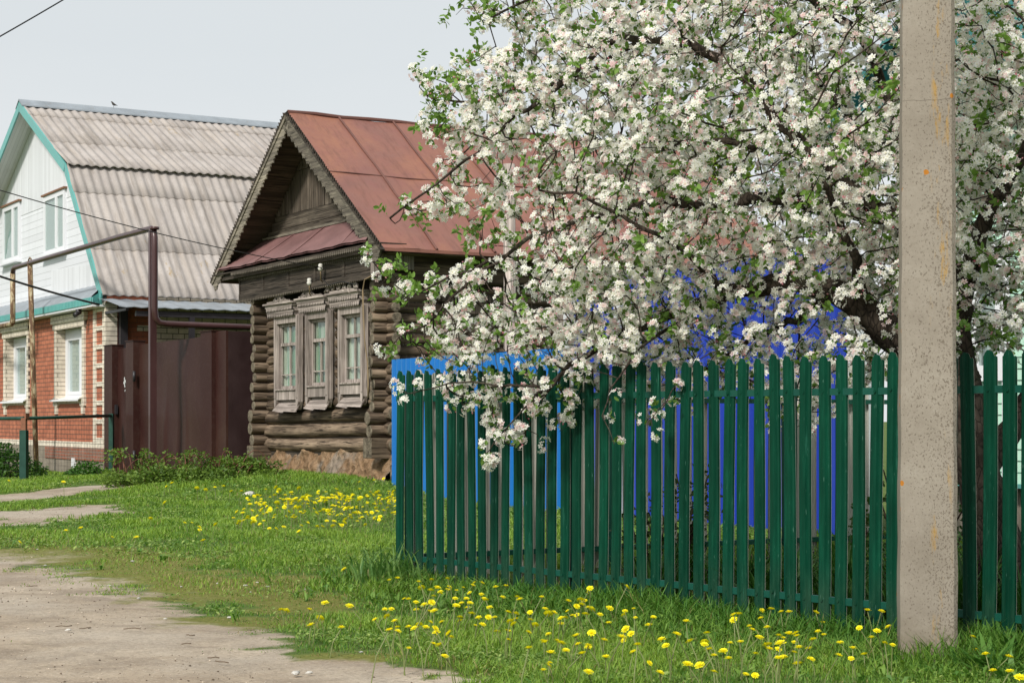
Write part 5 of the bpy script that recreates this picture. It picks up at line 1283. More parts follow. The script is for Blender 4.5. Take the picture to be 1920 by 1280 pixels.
    L([(1090, 690, .3), (1030, 770, .6), (985, 820, .7), (965, 850, .7)], .014, .004)
    L([(1290, 690, -.6), (1300, 720, .5), (1290, 770, .95), (1286, 795, 1.0)], .010, .004)
    L([(960, 480, .25), (880, 530, .35), (800, 560, .4), (760, 520, .45), (732, 490, .5)], .010, .004)
    L([(900, 540, .3), (850, 600, .4), (790, 640, .45), (760, 660, .5)], .010, .004)
    L([(1010, 690, .4), (930, 715, .6), (860, 735, .7), (818, 738, .75)], .010, .004)
    pos, par, rad = [], [], []
    D = .10
    for pts, r0, r1 in limbs:
        st = 0
        if pos:
            d = np.linalg.norm(np.array(pos)-pts[0], axis=1); prev = int(d.argmin())
        else: pos.append(pts[0]); par.append(-1); rad.append(r0); prev = 0
        tot = sum(np.linalg.norm(b-a) for a, b in zip(pts, pts[1:])); run = 0; ph = rng.random()*9
        pts = [np.array(pos[prev])]+list(pts[1:])
        # smooth through the given points
        Q = []
        for i in range(len(pts)-1):
            p0, p1, p2, p3 = pts[max(i-1, 0)], pts[i], pts[i+1], pts[min(i+2, len(pts)-1)]; m = max(2, int(np.linalg.norm(p2-p1)/D))
            for j in range(1, m+1):
                t = j/m; Q.append(.5*((2*p1)+(-p0+p2)*t+(2*p0-5*p1+4*p2-p3)*t*t+(-p0+3*p1-3*p2+p3)*t**3))
        for q in Q:
            q = q+rng.normal(0, .012, 3)*(1 if len(pos) > 16 else .3); run += np.linalg.norm(q-pos[prev]); pos.append(q); par.append(prev); rad.append(r1+(r0-r1)*max(0, 1-run/max(tot, 1e-6))**1.5); prev = len(pos)-1
    nl = len(pos); pos = list(pos); PA = np.array(pos)
    nd = np.full(len(A), 1e9); ni = np.zeros(len(A), int)
    for i0 in range(0, nl, 200):
        d = np.linalg.norm(A[:, None]-PA[None, i0:i0+200], axis=2); j = d.argmin(1); dd = d[np.arange(len(A)), j]; u = dd < nd; nd[u] = dd[u]; ni[u] = j[u]+i0
    nch = {}; alive = nd > .12
    for it in range(140):
        act = alive & (nd < 2.2)
        if not act.any(): break
        order = np.unique(ni[act]); new = []
        dirs = unit(A[act]-np.array(pos)[ni[act]]); acc = np.zeros((len(pos), 3)); np.add.at(acc, ni[act], dirs)
        for i in order:
            if nch.get(i, 0) >= 4: continue
            d = acc[i]; n_ = np.linalg.norm(d)
            if n_ < 1e-6: continue
            d = d/n_+rng.normal(0, .22, 3)
            if par[i] >= 0: d = d+.35*unit((np.array(pos[i])-np.array(pos[par[i]]))[None])[0]
            d = d/np.linalg.norm(d); nch[i] = nch.get(i, 0)+1; pos.append(np.array(pos[i])+d*D); par.append(int(i)); rad.append(0); new.append(len(pos)-1)
        if not new: break
        PN = np.array([pos[i] for i in new]); d = np.linalg.norm(A[:, None]-PN[None], axis=2); j = d.argmin(1); dd = d[np.arange(len(A)), j]; u = dd < nd; nd[u] = dd[u]; ni[u] = np.array(new)[j[u]]
        alive &= nd > .10
        # a place no branch can reach any nearer stops pulling
        cap = np.array([nch.get(i, 0) >= 4 for i in ni]); alive &= ~cap
        if len(pos) > 14000: break
    return np.array(pos), np.array(par), np.array(rad), nl
def build_apple():
    pos, par, rad, nl = grow_tree(); n = len(pos); ch = [[] for _ in range(n)]
    for i in range(n):
        if par[i] >= 0: ch[par[i]].append(i)
    r = np.zeros(n)
    for i in range(n-1, -1, -1): r[i] = max(.0030, sum(r[c]**2.5 for c in ch[i])**(1/2.5))
    r[:nl] = np.maximum(rad[:nl], np.minimum(r[:nl], rad[:nl]*1.25)); r[nl:] = np.minimum(r[nl:], .016)
    root = empty('apple_tree', (float(pos[0][0]), float(pos[0][1]), 0)); off = np.array([pos[0][0], pos[0][1], 0.]); pos = pos-off
    tag(root, 'old apple tree in full white blossom leaning over the green picket fence', 'tree')
    trunk, twig = MB(), MB(); done = np.zeros(n, bool)
    for i in range(n):
        starts = [i] if par[i] < 0 else []
        kids = sorted(ch[i], key=lambda c: -r[c])
        for j, c in enumerate(kids):
            if j == 0 and par[i] >= 0 or j == 0 and par[i] < 0: continue
            starts.append(c)
        for s_ in starts:
            path = [s_] if par[s_] < 0 else [par[s_], s_]; c = s_
            while ch[c]: c = max(ch[c], key=lambda q: r[q]); path.append(c)
            if len(path) < 2: continue
            rr = [r[q] for q in path]; rr[0] = min(rr[0], rr[1]*1.25) if par[s_] >= 0 else rr[0]
            big = rr[min(1, len(rr)-1)]
            rr[-1] *= .6
            if big > .02:
                P = [pos[q] for q in path]
                vs_r = [q*(1+.10*sin(k*1.9)*(q > .05)) for k, q in enumerate(rr)]
                trunk.tube(P, vs_r, 14 if big > .09 else 9)
            else: twig.tube([pos[q] for q in path], rr, 5 if big > .008 else 4, cap=False)
    tr = trunk.build('trunk', M_BARK, root); twig.build('branches', M_BARK, root)['kind'] = 'stuff'
    # flowering spurs
    thin = np.where((r < .0105) & (np.arange(n) >= 16))[0]
    tips = np.array([i for i in thin if not ch[i]])
    wpx = 960+FPX*(pos[:, 0]+off[0])/(pos[:, 1]+off[1])
    edge = poly_sd((pos[:, :2]+off[:2]-TA)@TD, pos[:, 2], CROWN)
    bl_n = fbm(pos[:, 0]*2.6+3, pos[:, 2]*2.6+pos[:, 1]*1.9, 83, 2); site = thin[rng.random(len(thin)) < np.where(bl_n[thin] > .46, .96, .40)]; thick = np.where((r >= .0105) & (r < .095) & (edge > 0))[0]; site = np.concatenate([site, tips[rng.random(len(tips)) < .9], np.repeat(thick, 3)[rng.random(3*len(thick)) < .55]])
    m = len(site); d = unit(rng.normal(0, 1, (m, 3))+np.array([-.15, -.35, .25])); base = pos[site]+d*(np.minimum(r[site], .1)[:, None]*1.1+rng.uniform(.02, .07, (m, 1))*(1+2.0*(r[site] > .0105))[:, None])
    W_ = base+off; fo, fs = fence_dist(W_[:, 0], W_[:, 1]); ok = ~((np.abs(fo) < .075) & (W_[:, 2] < 1.72)); base, d, site = base[ok], d[ok], site[ok]; m = len(base)
    leafy = (edge[site] < .16) & (rng.random(m) < .5) & (pos[site][:, 2] > 1.75) | (rng.random(m) < .08)
    spur = MB()
    # flowers
    nf = np.where(leafy, 0, np.where(bl_n[site] > .45, rng.integers(9, 15, m), rng.integers(5, 10, m))); idx = np.repeat(np.arange(m), nf); K = len(idx)
    fd = unit(d[idx]*.6+rng.normal(0, .75, (K, 3))+np.array([-.10, -.22, .22])); fp = base[idx]+fd*rng.uniform(.028, .050, (K, 1)); fn = unit(fd+rng.normal(0, .22, (K, 3))+np.array([-.1, -.2, .15]))
    pv, pf, vt = [], [], []
    for q in range(5):
        th = 2*pi*q/5; b = len(pv); c, s_ = cos(th), sin(th)
        for (x, y, zz) in ((.08, 0, 0), (.50, -.33, .10), (.98, -.30, .27), (1.16, 0, .20), (.98, .30, .27), (.50, .33, .10)): pv.append((x*c-y*s_, x*s_+y*c, zz))
        pf += [(b, b+1, b+2), (b, b+2, b+3), (b, b+3, b+4), (b, b+4, b+5)]; vt += [(.90, .91, .80)]+[(1, 1, 1)]*5
    b = len(pv); pv += [(.16, 0, .16), (-.08, .14, .16), (-.08, -.14, .16), (0, 0, .02)]; pf += [(b, b+1, b+2), (b, b+1, b+3), (b+1, b+2, b+3)]; vt += [(.80, .70, .25)]*4
    g = rng.random((K, 1)); tint = np.array([.96, .945, .925])*(1-g*.10); pk = (rng.random((K, 1)) < .16); tint = np.where(pk, np.array([.80, .62, .64]), tint)
    parts = [instances(np.array(pv), np.array(pf), fp, frames(fn, rng.random(K)*6.3), .0172*rng.uniform(.8, 1.2, K), tint, np.array(vt))]
    # pink buds
    nb = np.where(rng.random(m) < np.where(leafy, .5, .28), rng.integers(1, 4, m), 0); idx = np.repeat(np.arange(m), nb); K2 = len(idx)
    bd = unit(d[idx]+rng.normal(0, .6, (K2, 3))); bp = base[idx]+bd*rng.uniform(.03, .06, (K2, 1))
    BV_ = np.array([[0, 0, -1.2], [.7, 0, 0], [0, .7, 0], [-.7, 0, 0], [0, -.7, 0], [0, 0, 1.1]]); BF_ = np.array([[0, 2, 1], [0, 3, 2], [0, 4, 3], [0, 1, 4], [5, 1, 2], [5, 2, 3], [5, 3, 4], [5, 4, 1]])
    g = rng.random((K2, 1)); parts.append(instances(BV_, BF_, bp, frames(bd, rng.random(K2)*6.3), .0085*rng.uniform(.8, 1.3, K2), np.array([.62, .18, .25])*(1-g)+np.array([.80, .50, .54])*g))
    V, F, C = join(parts); o = np_mesh('blossoms', V, F, M_BLOSSOM, root, smooth=False, col=np.clip(C, 0, 1)); o['kind'] = 'stuff'
    # leaves: rosettes under the flowers and leafy shoots at the tips
    nlv = np.where(leafy, rng.integers(8, 14, m), rng.integers(1, 6, m)); idx = np.repeat(np.arange(m), nlv); K = len(idx); lf = leafy[idx]
    ax = d[idx]; side = unit(np.cross(ax, rng.normal(0, 1, (K, 3)))); ld = unit(side+ax*rng.uniform(-.2, .9, (K, 1)))
    lp = base[idx]-ax*.01+ax*np.where(lf, rng.uniform(0, .11, K), 0)[:, None]
    up = unit(np.cross(ld, rng.normal(0, 1, (K, 3)))+np.array([0, 0, .6])); yv = unit(np.cross(up, ld)); zv = np.cross(ld, yv); R = np.stack([ld, yv, zv], -1)
    g = np.clip(.25+.5*rng.random((K, 1))+.3*lf[:, None], 0, 1); tint = np.array([.050, .125, .022])*(1-g)+np.array([.215, .355, .075])*g
    V, F, C = instances(LEAF_V, LEAF_F, lp, R, rng.uniform(.036, .064, K), tint); o = np_mesh('foliage', V, F, M_APPLELEAF, root, smooth=True, col=C); o['kind'] = 'stuff'
    print('apple', n, 'nodes', m, 'clusters', len(fp), 'flowers', K, 'leaves')
build_apple()

# ================================================================ other trees, bushes and garden plants
M_LEAF = m_leafy('green_leaves', None, None, .35, .5)
M_TWIG = m_bark('brown_twig', (.05, .03, .022), (.13, .09, .06))
M_CANE = m_simple('red_brown_cane', (.16, .065, .04), .6)
def leaf_cloud(blobs, n, size, c1, c2, flat=.5, fill=.35):
    """leaves spread through a few overlapping blobs (x, y, z, rx, ry, rz); denser near the outside"""
    w = np.array([b[3]*b[4]*b[5] for b in blobs])**.7; w = w/w.sum(); k = rng.choice(len(blobs), n, p=w); B = np.array(blobs)[k]
    q = unit(rng.normal(0, 1, (n, 3)))*(fill+(1-fill)*rng.random((n, 1))**.6)*(.8+.35*rng.random((n, 1))); p = B[:, :3]+q*B[:, 3:]
    ld = unit(rng.normal(0, 1, (n, 3))*np.array([1, 1, flat])+q*.5); up = unit(np.cross(ld, rng.normal(0, 1, (n, 3)))+np.array([0, 0, 1.0])); yv = unit(np.cross(up, ld)); R = np.stack([ld, yv, np.cross(ld, yv)], -1)
    cl = fbm(p[:, 0]*3/size*.05, p[:, 2]*3/size*.05+p[:, 1], 91, 3)[:, None]; g = np.clip(.6*rng.random((n, 1))+.8*(cl-.3), 0, 1); tint = np.array(c1)*(1-g)+np.array(c2)*g
    return instances(LEAF_V, LEAF_F, p, R, size*rng.uniform(.7, 1.3, n), tint)
def bush(name, label, cat, loc, blobs, n, size, c1, c2, stems=8, cane=None, group=None, flat=.6):
    root = empty(name, loc); tag(root, label, cat, group)
    V, F, C = leaf_cloud(blobs, n, size, c1, c2, flat); o = np_mesh('foliage', V, F, M_LEAF, root, smooth=True, col=C); o['kind'] = 'stuff'
    mb = MB()
    for i in range(stems):
        b = blobs[i % len(blobs)]; e = (b[0]+random.uniform(-.8, .8)*b[3], b[1]+random.uniform(-.8, .8)*b[4], b[2]+random.uniform(.1, .8)*b[5])
        mb.tube([(b[0]*.5, b[1]*.5, -.15), ((b[0]*.5+e[0])/2+random.gauss(0, .05), (b[1]*.5+e[1])/2, e[2]*.55), e], [.016, .012, .005], 5)
    mb.build('stem', cane or M_TWIG, root); return root
def far_tree(px, py, Y, blobs_px, n, size, label, c1, c2):
    p = at(px, py, Y); root = empty('garden_tree', (p.x, p.y, 0)); tag(root, label, 'tree'); s = Y/FPX
    bl_ = [((bx-px)*s, oy, HCAM+(HOR-by)*s, r*s, r*s*1.1, r*s*.95) for bx, by, r, oy in blobs_px]
    V, F, C = leaf_cloud(bl_, n, size, c1, c2); o = np_mesh('crown', V, F, M_LEAF, root, smooth=True, col=C); o['kind'] = 'stuff'
    mb = MB(); mb.tube([(0, 0, -.3), (.1, 0, 2.5), (0, .1, bl_[0][2])], [.2, .16, .07], 9)
    for b in bl_: mb.tube([(.05, 0, 2.6), (b[0]*.5, b[1]*.5, (2.6+b[2])/2), b[:3]], [.1, .06, .02], 6)
    for b in bl_:
        for k in range(6): mb.tube([b[:3], tuple(b[j]+random.uniform(-.8, .8)*b[3+j] for j in range(3))], [.03, .008], 4)
    mb.build('trunk', M_TWIG, root)
far_tree(1275, 300, 46, [(1240, 300, 60, 0), (1290, 260, 55, .6), (1330, 330, 80, -.4), (1270, 360, 70, .3), (1360, 270, 45, 0), (1200, 330, 40, .3)], 7000, .17, 'yellow green spring tree behind the red roofed log house', (.10, .19, .025), (.30, .40, .06))
far_tree(1565, 250, 44, [(1565, 215, 48, 0), (1545, 170, 34, .3), (1600, 260, 60, -.3), (1530, 270, 50, .2), (1580, 320, 60, 0)], 5000, .16, 'pale green spring tree glimpsed through the middle of the blossom', (.12, .19, .03), (.32, .40, .08))
def ground_at(px, py): X, Y = G(px, py); return (X, Y, gz(X, Y))
q = ground_at(28, 898); bush('elder_bush', 'dense dark green bush against the brick house wall behind the mesh fence', 'bush', (q[0]-.5, 39.0, gz(q[0]-.5, 39)), [(-.55, 0, .35, .55, .5, .40), (.15, 0, .30, .5, .5, .36), (-1.3, 0, .4, .6, .5, .45), (.6, 0, .15, .35, .4, .22), (-.2, .1, .55, .4, .4, .25)], 4200, .085, (.030, .085, .015), (.085, .19, .03))
q = ground_at(142, 897); bush('elder_bush', 'small round green bush below the brick patch of the brick house', 'bush', (q[0], 39.5, gz(q[0], 39.5)), [(0, 0, .18, .36, .3, .22), (.3, 0, .10, .25, .25, .14), (-.3, 0, .08, .22, .25, .12)], 1300, .07, (.040, .115, .018), (.10, .24, .035))
def tangle(name, label, px0, px1, py, hgt, seed, n):
    """bramble canes arching over a low leafy mass"""
    a, b = ground_at(px0, py), ground_at(px1, py); c = ((a[0]+b[0])/2, (a[1]+b[1])/2, gz((a[0]+b[0])/2, (a[1]+b[1])/2)); L = b[0]-a[0]; root = empty(name, c); tag(root, label, 'bramble'); rs = random.Random(seed)
    bl_ = [(L*(i/8-.5), rs.uniform(-.3, .5), rs.uniform(.0, .10)*hgt, L*.11, .45, hgt*rs.uniform(.08, .24)) for i in range(9)]
    parts = [leaf_cloud(bl_, n, .062, (.05, .11, .018), (.22, .33, .06))]
    mb = MB(); lp = []
    for i in range(44):
        x0 = rs.uniform(-.48, .48)*L; y0 = rs.uniform(-.2, .5); dx = rs.uniform(-.32, .32)*L; h = hgt*rs.uniform(.25, .85)
        pts = [Vector((x0+dx*t, y0+.1*sin(t*5+i), -.05+h*4*t*(1-t*.88)*(.55))) for t in np.linspace(0, 1, 9)]; mb.tube(pts, [.012-.008*t for t in np.linspace(0, 1, 9)], 4)
        for p in pts[3:]:
            if rs.random() < .55: lp.append((p.x, p.y, p.z, .10, .10, .06))
    mb.build('cane', M_CANE, root); parts.append(leaf_cloud(lp, len(lp)*16, .055, (.06, .12, .02), (.20, .31, .05)))
    V, F, C = join(parts); o = np_mesh('foliage', V, F, M_LEAF, root, smooth=True, col=C); o['kind'] = 'stuff'
tangle('bramble', 'tangle of bramble canes with pale leaves in front of the brown gate', 240, 430, 903, 1.25, 3, 4600)
tangle('bramble', 'straggling raspberry shoots at the corner between brown gate and log house', 425, 500, 897, .75, 8, 1600)
def clump(name, label, group, loc, n, h, w, spread, c1, c2, lean=.55):
    x = rng.normal(0, spread, n); y = rng.normal(0, spread, n); hh = h*rng.uniform(.6, 1.15, n); az = np.arctan2(y, x)+rng.normal(0, .5, n)
    ln = np.clip(lean*(.3+1.0*rng.random(n)), .05, .95); N = 5; V = np.empty((n, N, 2, 3)); ca, sa = np.cos(az), np.sin(az)
    for k in range(N):
        t = k/(N-1); bend = ln*hh*t**1.8*1.1; z = hh*(t-.42*ln*t**3); ww = w*(.7+.5*t*(1-t)*3)*(1-t**3)+.001
        for s_, sg in ((0, -1), (1, 1)): V[:, k, s_, 0] = x+ca*bend-sa*ww*sg*.5; V[:, k, s_, 1] = y+sa*bend+ca*ww*sg*.5; V[:, k, s_, 2] = z-.02
    b = (np.arange(n)*N*2)[:, None, None]; F = np.concatenate([b+np.array([[[k*2, k*2+1, k*2+3, k*2+2]]]) for k in range(N-1)], 1).reshape(-1, 4)
    g = rng.random((n, 1)); C = np.repeat(np.array(c1)*(1-g)+np.array(c2)*g, N*2, 0)
    o = np_mesh(name, V.reshape(-1, 3), F, M_LEAF, col=C, smooth=True); o.location = loc; tag(o, label, 'plant', group)
def garden(fs, depth): p = F0+FD*fs-FN*depth; return (float(p[0]), float(p[1]), gz(p[0], p[1]))
for fs, dp in ((2.3, .7), (2.75, 1.2), (3.2, .6), (3.55, 1.5), (3.9, .9), (4.3, .5), (4.65, 1.3), (5.0, .75), (5.5, 1.0), (5.35, .4), (6.1, .7), (3.0, 2.1), (4.2, 2.2), (2.0, 1.4), (6.5, .5), (2.6, .35), (3.75, .3), (4.85, .35), (3.4, 1.0), (3.9, 1.8), (4.4, 1.1), (4.7, 1.9), (5.2, 1.5), (5.6, .6), (5.9, 1.3), (2.9, 1.6), (3.6, 2.3), (4.9, 2.4), (5.4, 2.1), (6.3, 1.6), (4.1, 1.4), (3.1, .9)):
    clump('lily_clump', 'clump of long strappy dark leaves growing behind the green pickets', 'strappy leaved garden plants behind the fence', garden(fs, dp), 70, random.uniform(.42, .62), .022, .09, (.022, .070, .014), (.06, .15, .025))
q = garden(2.15, 1.05); bush('garden_shrub', 'brownish dark shrub behind the fence below the lowest blossom', 'shrub', q, [(0, 0, .55, .3, .3, .35), (.2, .2, .75, .25, .25, .25), (-.25, .1, .4, .25, .25, .28)], 700, .05, (.025, .045, .012), (.075, .10, .03), 9)
q = garden(3.3, 2.5); bush('garden_shrub', 'twiggy half bare shrub before the side run of the picket fence', 'shrub', q, [(0, 0, .6, .35, .3, .4), (.35, .1, .5, .3, .3, .32), (-.3, 0, .45, .25, .3, .3)], 700, .05, (.03, .06, .014), (.08, .13, .03), 12)
q = garden(5.55, 1.7); bush('currant_bush', 'leafy green bush behind the pickets just left of the concrete pole', 'shrub', q, [(0, 0, .55, .28, .3, .45), (.12, 0, .95, .2, .2, .35), (.25, .1, .35, .3, .3, .3)], 1100, .055, (.035, .09, .016), (.09, .19, .03), 9)
q = garden(6.3, .9); bush('currant_bush', 'leafy perennial behind the pickets just right of the concrete pole', 'shrub', q, [(0, 0, .35, .35, .3, .35), (.35, 0, .3, .3, .3, .3), (.7, .1, .4, .3, .3, .35)], 1300, .09, (.035, .095, .018), (.09, .20, .035), 9)
for (px, py, lab, h_) in ((1862, 1262, 'broad leaved green plant at the foot of the fence right of the pole', .34), (1905, 1240, 'upright leafy plant against the pickets at the right edge', .36), (1545, 1190, 'pale leafy shoots at the foot of the fence left of the pole', .20), (1835, 1215, 'leafy weed squeezed between the concrete pole and the picket fence', .26), (1880, 1205, 'tall leafy weed touching the pickets right of the pole', .38), (1900, 1275, 'low broad leaved weed in the bottom right corner among dandelions', .24), (1410, 1150, 'small leafy weed under the middle of the picket fence', .20)):
    q = ground_at(px, py)
    clump('broad_leaf_plant', lab, None, q, 60, h_*.72, .036, .09, (.055, .15, .025), (.13, .27, .05), .75)
for fs, dp, lab, hh in ((6.15, 1.9, 'dark leafy bush filling the garden just right of the concrete pole', 1.0), (6.9, 1.5, 'dark leafy bush under the apple trunk behind the fence', .9), (7.6, 2.2, 'tall dark bush in the garden near the right edge', 1.1), (5.2, 3.0, 'dark bush under the low apple bough behind the fence', .8), (4.4, 2.9, 'dark low bush before the ultramarine gate', .6)):
    bush('garden_bush', lab, 'shrub', garden(fs, dp), [(0, 0, hh*.4, .38, .35, hh*.42), (.32, .1, hh*.3, .32, .3, hh*.34), (-.3, .1, hh*.33, .3, .3, hh*.36), (.05, 0, hh*.75, .25, .25, hh*.28)], 1500, .07, (.022, .062, .012), (.06, .145, .024), 9)
def tall_grass():
    N = 230; x = F0[0]-.02+rng.normal(0, .24, N); y = F0[1]-.35+rng.normal(0, .35, N); h = rng.uniform(.16, .44, N)*np.exp(-((x-F0[0]+.05)/.6)**2)
    az = rng.choice([pi*.95, -pi*.15, -pi/2], N)+rng.normal(0, .8, N); V = np.empty((N, 6, 2, 3)); ca, sa = np.cos(az), np.sin(az); ln = rng.uniform(.2, .9, N)
    for k in range(6):
        t = k/5; bend = ln*h*t**2; z = relief(x, y)+h*(t-.5*ln*t**3); ww = .0085*(1-t**2)+.0008
        for s_, sg in ((0, -1), (1, 1)): V[:, k, s_, 0] = x+ca*bend-sa*ww*sg; V[:, k, s_, 1] = y+sa*bend+ca*ww*sg; V[:, k, s_, 2] = z
    b = (np.arange(N)*12)[:, None, None]; F = np.concatenate([b+np.array([[[k*2, k*2+1, k*2+3, k*2+2]]]) for k in range(5)], 1).reshape(-1, 4)
    g = rng.random((N, 1)); C = np.repeat(np.array([.055, .15, .03])*(1-g)+np.array([.17, .29, .08])*g, 12, 0)
    tag(np_mesh('tall_grass', V.reshape(-1, 3), F, M_LEAF, col=C, smooth=True), 'long arching grass at the left end of the picket fence', 'grass', kind='stuff')
tall_grass()

# ================================================================ dandelions
M_DAND = m_leafy('dandelion_petals', None, None, .2, .6); M_STEM = m_simple('dandelion_stem', (.17, .20, .07), .6)
def head_mesh(seed, tilt, closed=0.0):
    r_ = np.random.default_rng(seed); P, D, Sc, T = [], [], [], []
    for ring, (cnt, el, ln) in enumerate(((26, .12, 1.0), (22, .40, .86), (16, .75, .68), (9, 1.15, .5))):
        for k in range(cnt):
            th = 2*pi*(k+.5*ring)/cnt+r_.normal(0, .08); e = el+closed+r_.normal(0, .08); D.append((cos(th)*cos(e), sin(th)*cos(e), sin(e))); P.append((0, 0, .0)); Sc.append(.0225*ln*r_.uniform(.9, 1.1)); T.append(np.array([.92, .86, .020])*(1-.18*ring/3*r_.random()) if ring < 2 else np.array([.90, .78, .015]))
    D = np.array(D); P = np.array(P); n = len(D); pv = np.array([[.05, -.04, 0], [.05, .04, 0], [1, -.11, .02], [1, .11, .02]]); pf = np.array([[0, 2, 3, 1]])
    up = np.tile(np.array([0, 0, 1.]), (n, 1)); y = unit(np.cross(up, D)); R = np.stack([D, y, np.cross(D, y)], -1); V, F, C = instances(pv, pf, P, R, np.array(Sc), np.array(T))
    Rt = np.array(Matrix.Rotation(tilt, 3, 'X')); return V@Rt.T, F, C
def to_mesh(name, parts, mats):
    me = bpy.data.meshes.new(name); V = np.concatenate([p[0] for p in parts]); o = 0; F = []; mi = []; C = []
    for k, (v, f, c) in enumerate(parts): F += (np.asarray(f)+o).tolist(); mi += [k]*len(f); C.append(c); o += len(v)
    me.from_pydata(V.tolist(), [], F); me.polygons.foreach_set('material_index', mi); a = me.attributes.new('tint', 'FLOAT_COLOR', 'POINT'); a.data.foreach_set('color', np.concatenate([np.concatenate(C), np.ones((len(V), 1))], 1).astype(np.float32).ravel()); me.update()
    for m in mats: me.materials.append(m)
    return me
def stem_geo(h, lean, r):
    mb = MB(); mb.tube([(0, 0, -.03), (0, lean*h*.3, h*.5), (0, lean*h, h)], r, 5, cap=False); return np.array(mb.v), np.array(mb.f), np.tile([.2, .2, .1], (len(mb.v), 1)), (0, lean*h, h)
STEMS = [stem_geo(h, l, .0028) for h, l in ((.10, .25), (.14, .5), (.18, .2), (.22, .45), (.12, .7))]
STEM_ME = [to_mesh('stem', [s[:3]], [M_STEM]) for s in STEMS]
HEAD_ME = [to_mesh('flower_head', [head_mesh(k, t, c)], [M_DAND]) for k, (t, c) in enumerate(((.25, 0), (-.35, .0), (.5, .05), (-.3, .1), (.8, 0), (.1, .15)))]
FAR_ME = []
for k in range(5):
    s = STEMS[k]; hv, hf, hc = head_mesh(20+k, (.6, .35, .8, .15, .5)[k], .1); hv = hv*1.35+np.array(s[3])*1.0; st = stem_geo(STEMS[k][3][2], .3, .0035)
    hv = hv-np.array(s[3])+np.array(st[3]); FAR_ME.append(to_mesh('dandelion', [(hv, hf, hc), (st[0], st[1], st[2])], [M_DAND, M_STEM]))
NEAR = [(700+x/3.2, 900+y/3.2) for x, y in [(145, 594), (272, 608), (350, 598), (445, 590), (290, 645), (345, 665), (403, 668), (385, 648), (455, 640), (458, 658), (212, 715), (255, 733), (258, 778), (305, 750), (335, 745), (350, 740), (335, 785), (365, 785), (68, 770), (108, 780), (82, 820), (128, 845), (10, 835), (245, 885), (275, 862), (343, 853), (315, 880), (372, 893), (378, 917), (455, 917), (147, 905), (97, 902), (395, 990), (360, 980), (540, 645), (597, 635), (652, 618), (558, 710), (580, 742), (565, 765), (497, 755), (590, 798), (520, 820), (520, 843), (648, 685), (665, 710), (675, 720), (632, 825), (690, 825), (655, 865), (697, 763), (735, 642), (795, 635), (863, 700), (808, 795), (857, 803), (855, 830), (820, 848), (842, 862), (742, 907), (815, 907), (930, 910), (940, 793), (970, 868), (1010, 705), (1030, 770), (1050, 802), (1085, 795), (1050, 922), (1030, 970), (1065, 1037), (1050, 1110), (1020, 1140), (933, 1012), (1125, 828), (1125, 862), (1170, 722), (1240, 715), (1265, 722), (1220, 758), (1250, 748), (1290, 765), (1310, 775), (1195, 812), (1222, 808), (1210, 932), (1310, 913), (1228, 987), (1290, 990), (1128, 985), (1155, 1020), (1255, 1045), (1290, 1147), (1395, 1060), (1300, 648), (1535, 655), (1418, 770), (1360, 805), (1412, 852), (1562, 775), (1510, 785), (1515, 897), (1547, 920), (1490, 942), (1497, 968), (1385, 960), (1585, 995), (1560, 1033), (1680, 823), (1653, 870), (1730, 952), (1755, 990), (1818, 913), (1877, 847), (1900, 965), (1885, 1103), (1720, 1150)]]
NEAR += [(1150+x/1.882, 600+y/1.882) for x, y in [(425, 1057), (520, 1050), (557, 1020), (620, 1030), (638, 1013), (480, 1080), (490, 1095), (543, 1085), (585, 1112), (515, 1120), (645, 1105), (620, 1108), (600, 1122), (715, 1030), (740, 1068), (722, 1098), (705, 1130), (800, 1138), (845, 1160), (795, 1183), (868, 1085), (897, 1025), (912, 1120), (930, 1095), (958, 1140), (970, 1083), (885, 1180), (690, 1160), (655, 1158), (638, 1172), (600, 1190), (582, 1163), (550, 1160), (590, 1145), (697, 1195), (650, 1215), (500, 1253), (355, 1240), (412, 1140), (388, 1168), (355, 1188), (305, 1218), (407, 1195), (502, 1175), (330, 1103)]]
NEAR += [(1830, 1218), (1862, 1256), (1893, 1260), (1892, 1232), (1912, 1272), (580, 1143), (583, 1172), (655, 1135), (640, 1178), (537, 1144), (600, 1158)]
LN, GN = 'yellow dandelion in the long grass along the foot of the picket fence', 'dandelions along the picket fence'
for i, (px, py) in enumerate(NEAR):
    k = random.randrange(5); hd = STEMS[k][3]; sc = random.uniform(.95, 1.2); az = random.uniform(0, 2*pi)
    z = hd[2]*sc; X, Y = G(px, py, z); bx, by = X+sin(az)*hd[1]*sc, Y-cos(az)*hd[1]*sc
    fo, fs = fence_dist(X, Y)
    if -.06 < fo < .05 or (fo < 0 and fs > 0): X, Y = X+FN[0]*(.08-fo), Y+FN[1]*(.08-fo); bx, by = X+sin(az)*hd[1]*sc, Y-cos(az)*hd[1]*sc
    r_ = empty('dandelion', (bx, by, gz(bx, by)), az); r_.scale = (sc, sc, sc); tag(r_, LN, 'dandelion', GN)
    st = bpy.data.objects.new('stem', STEM_ME[k]); COL.objects.link(st); st.parent = r_
    h_ = bpy.data.objects.new('flower_head', HEAD_ME[random.randrange(6)]); COL.objects.link(h_); h_.parent = r_; h_.location = hd; h_.rotation_euler = (0, 0, random.uniform(0, 6)); s2 = random.uniform(.75, 1.1); h_.scale = (s2, s2, s2)
    if i % 3 == 0:
        k2 = random.randrange(5); a2 = random.uniform(1.5, 4.5); st = bpy.data.objects.new('stem', STEM_ME[k2]); COL.objects.link(st); st.parent = r_; st.rotation_euler = (0, 0, a2); st.location = (.015, 0, 0)
        h_ = bpy.data.objects.new('flower_head', HEAD_ME[random.randrange(6)]); COL.objects.link(h_); h_.parent = r_; hd2 = STEMS[k2][3]; h_.location = (.015-sin(a2)*hd2[1], cos(a2)*hd2[1], hd2[2]); h_.scale = (s2*.9,)*3
FARP = [(1102+a, b) for a, b in []]
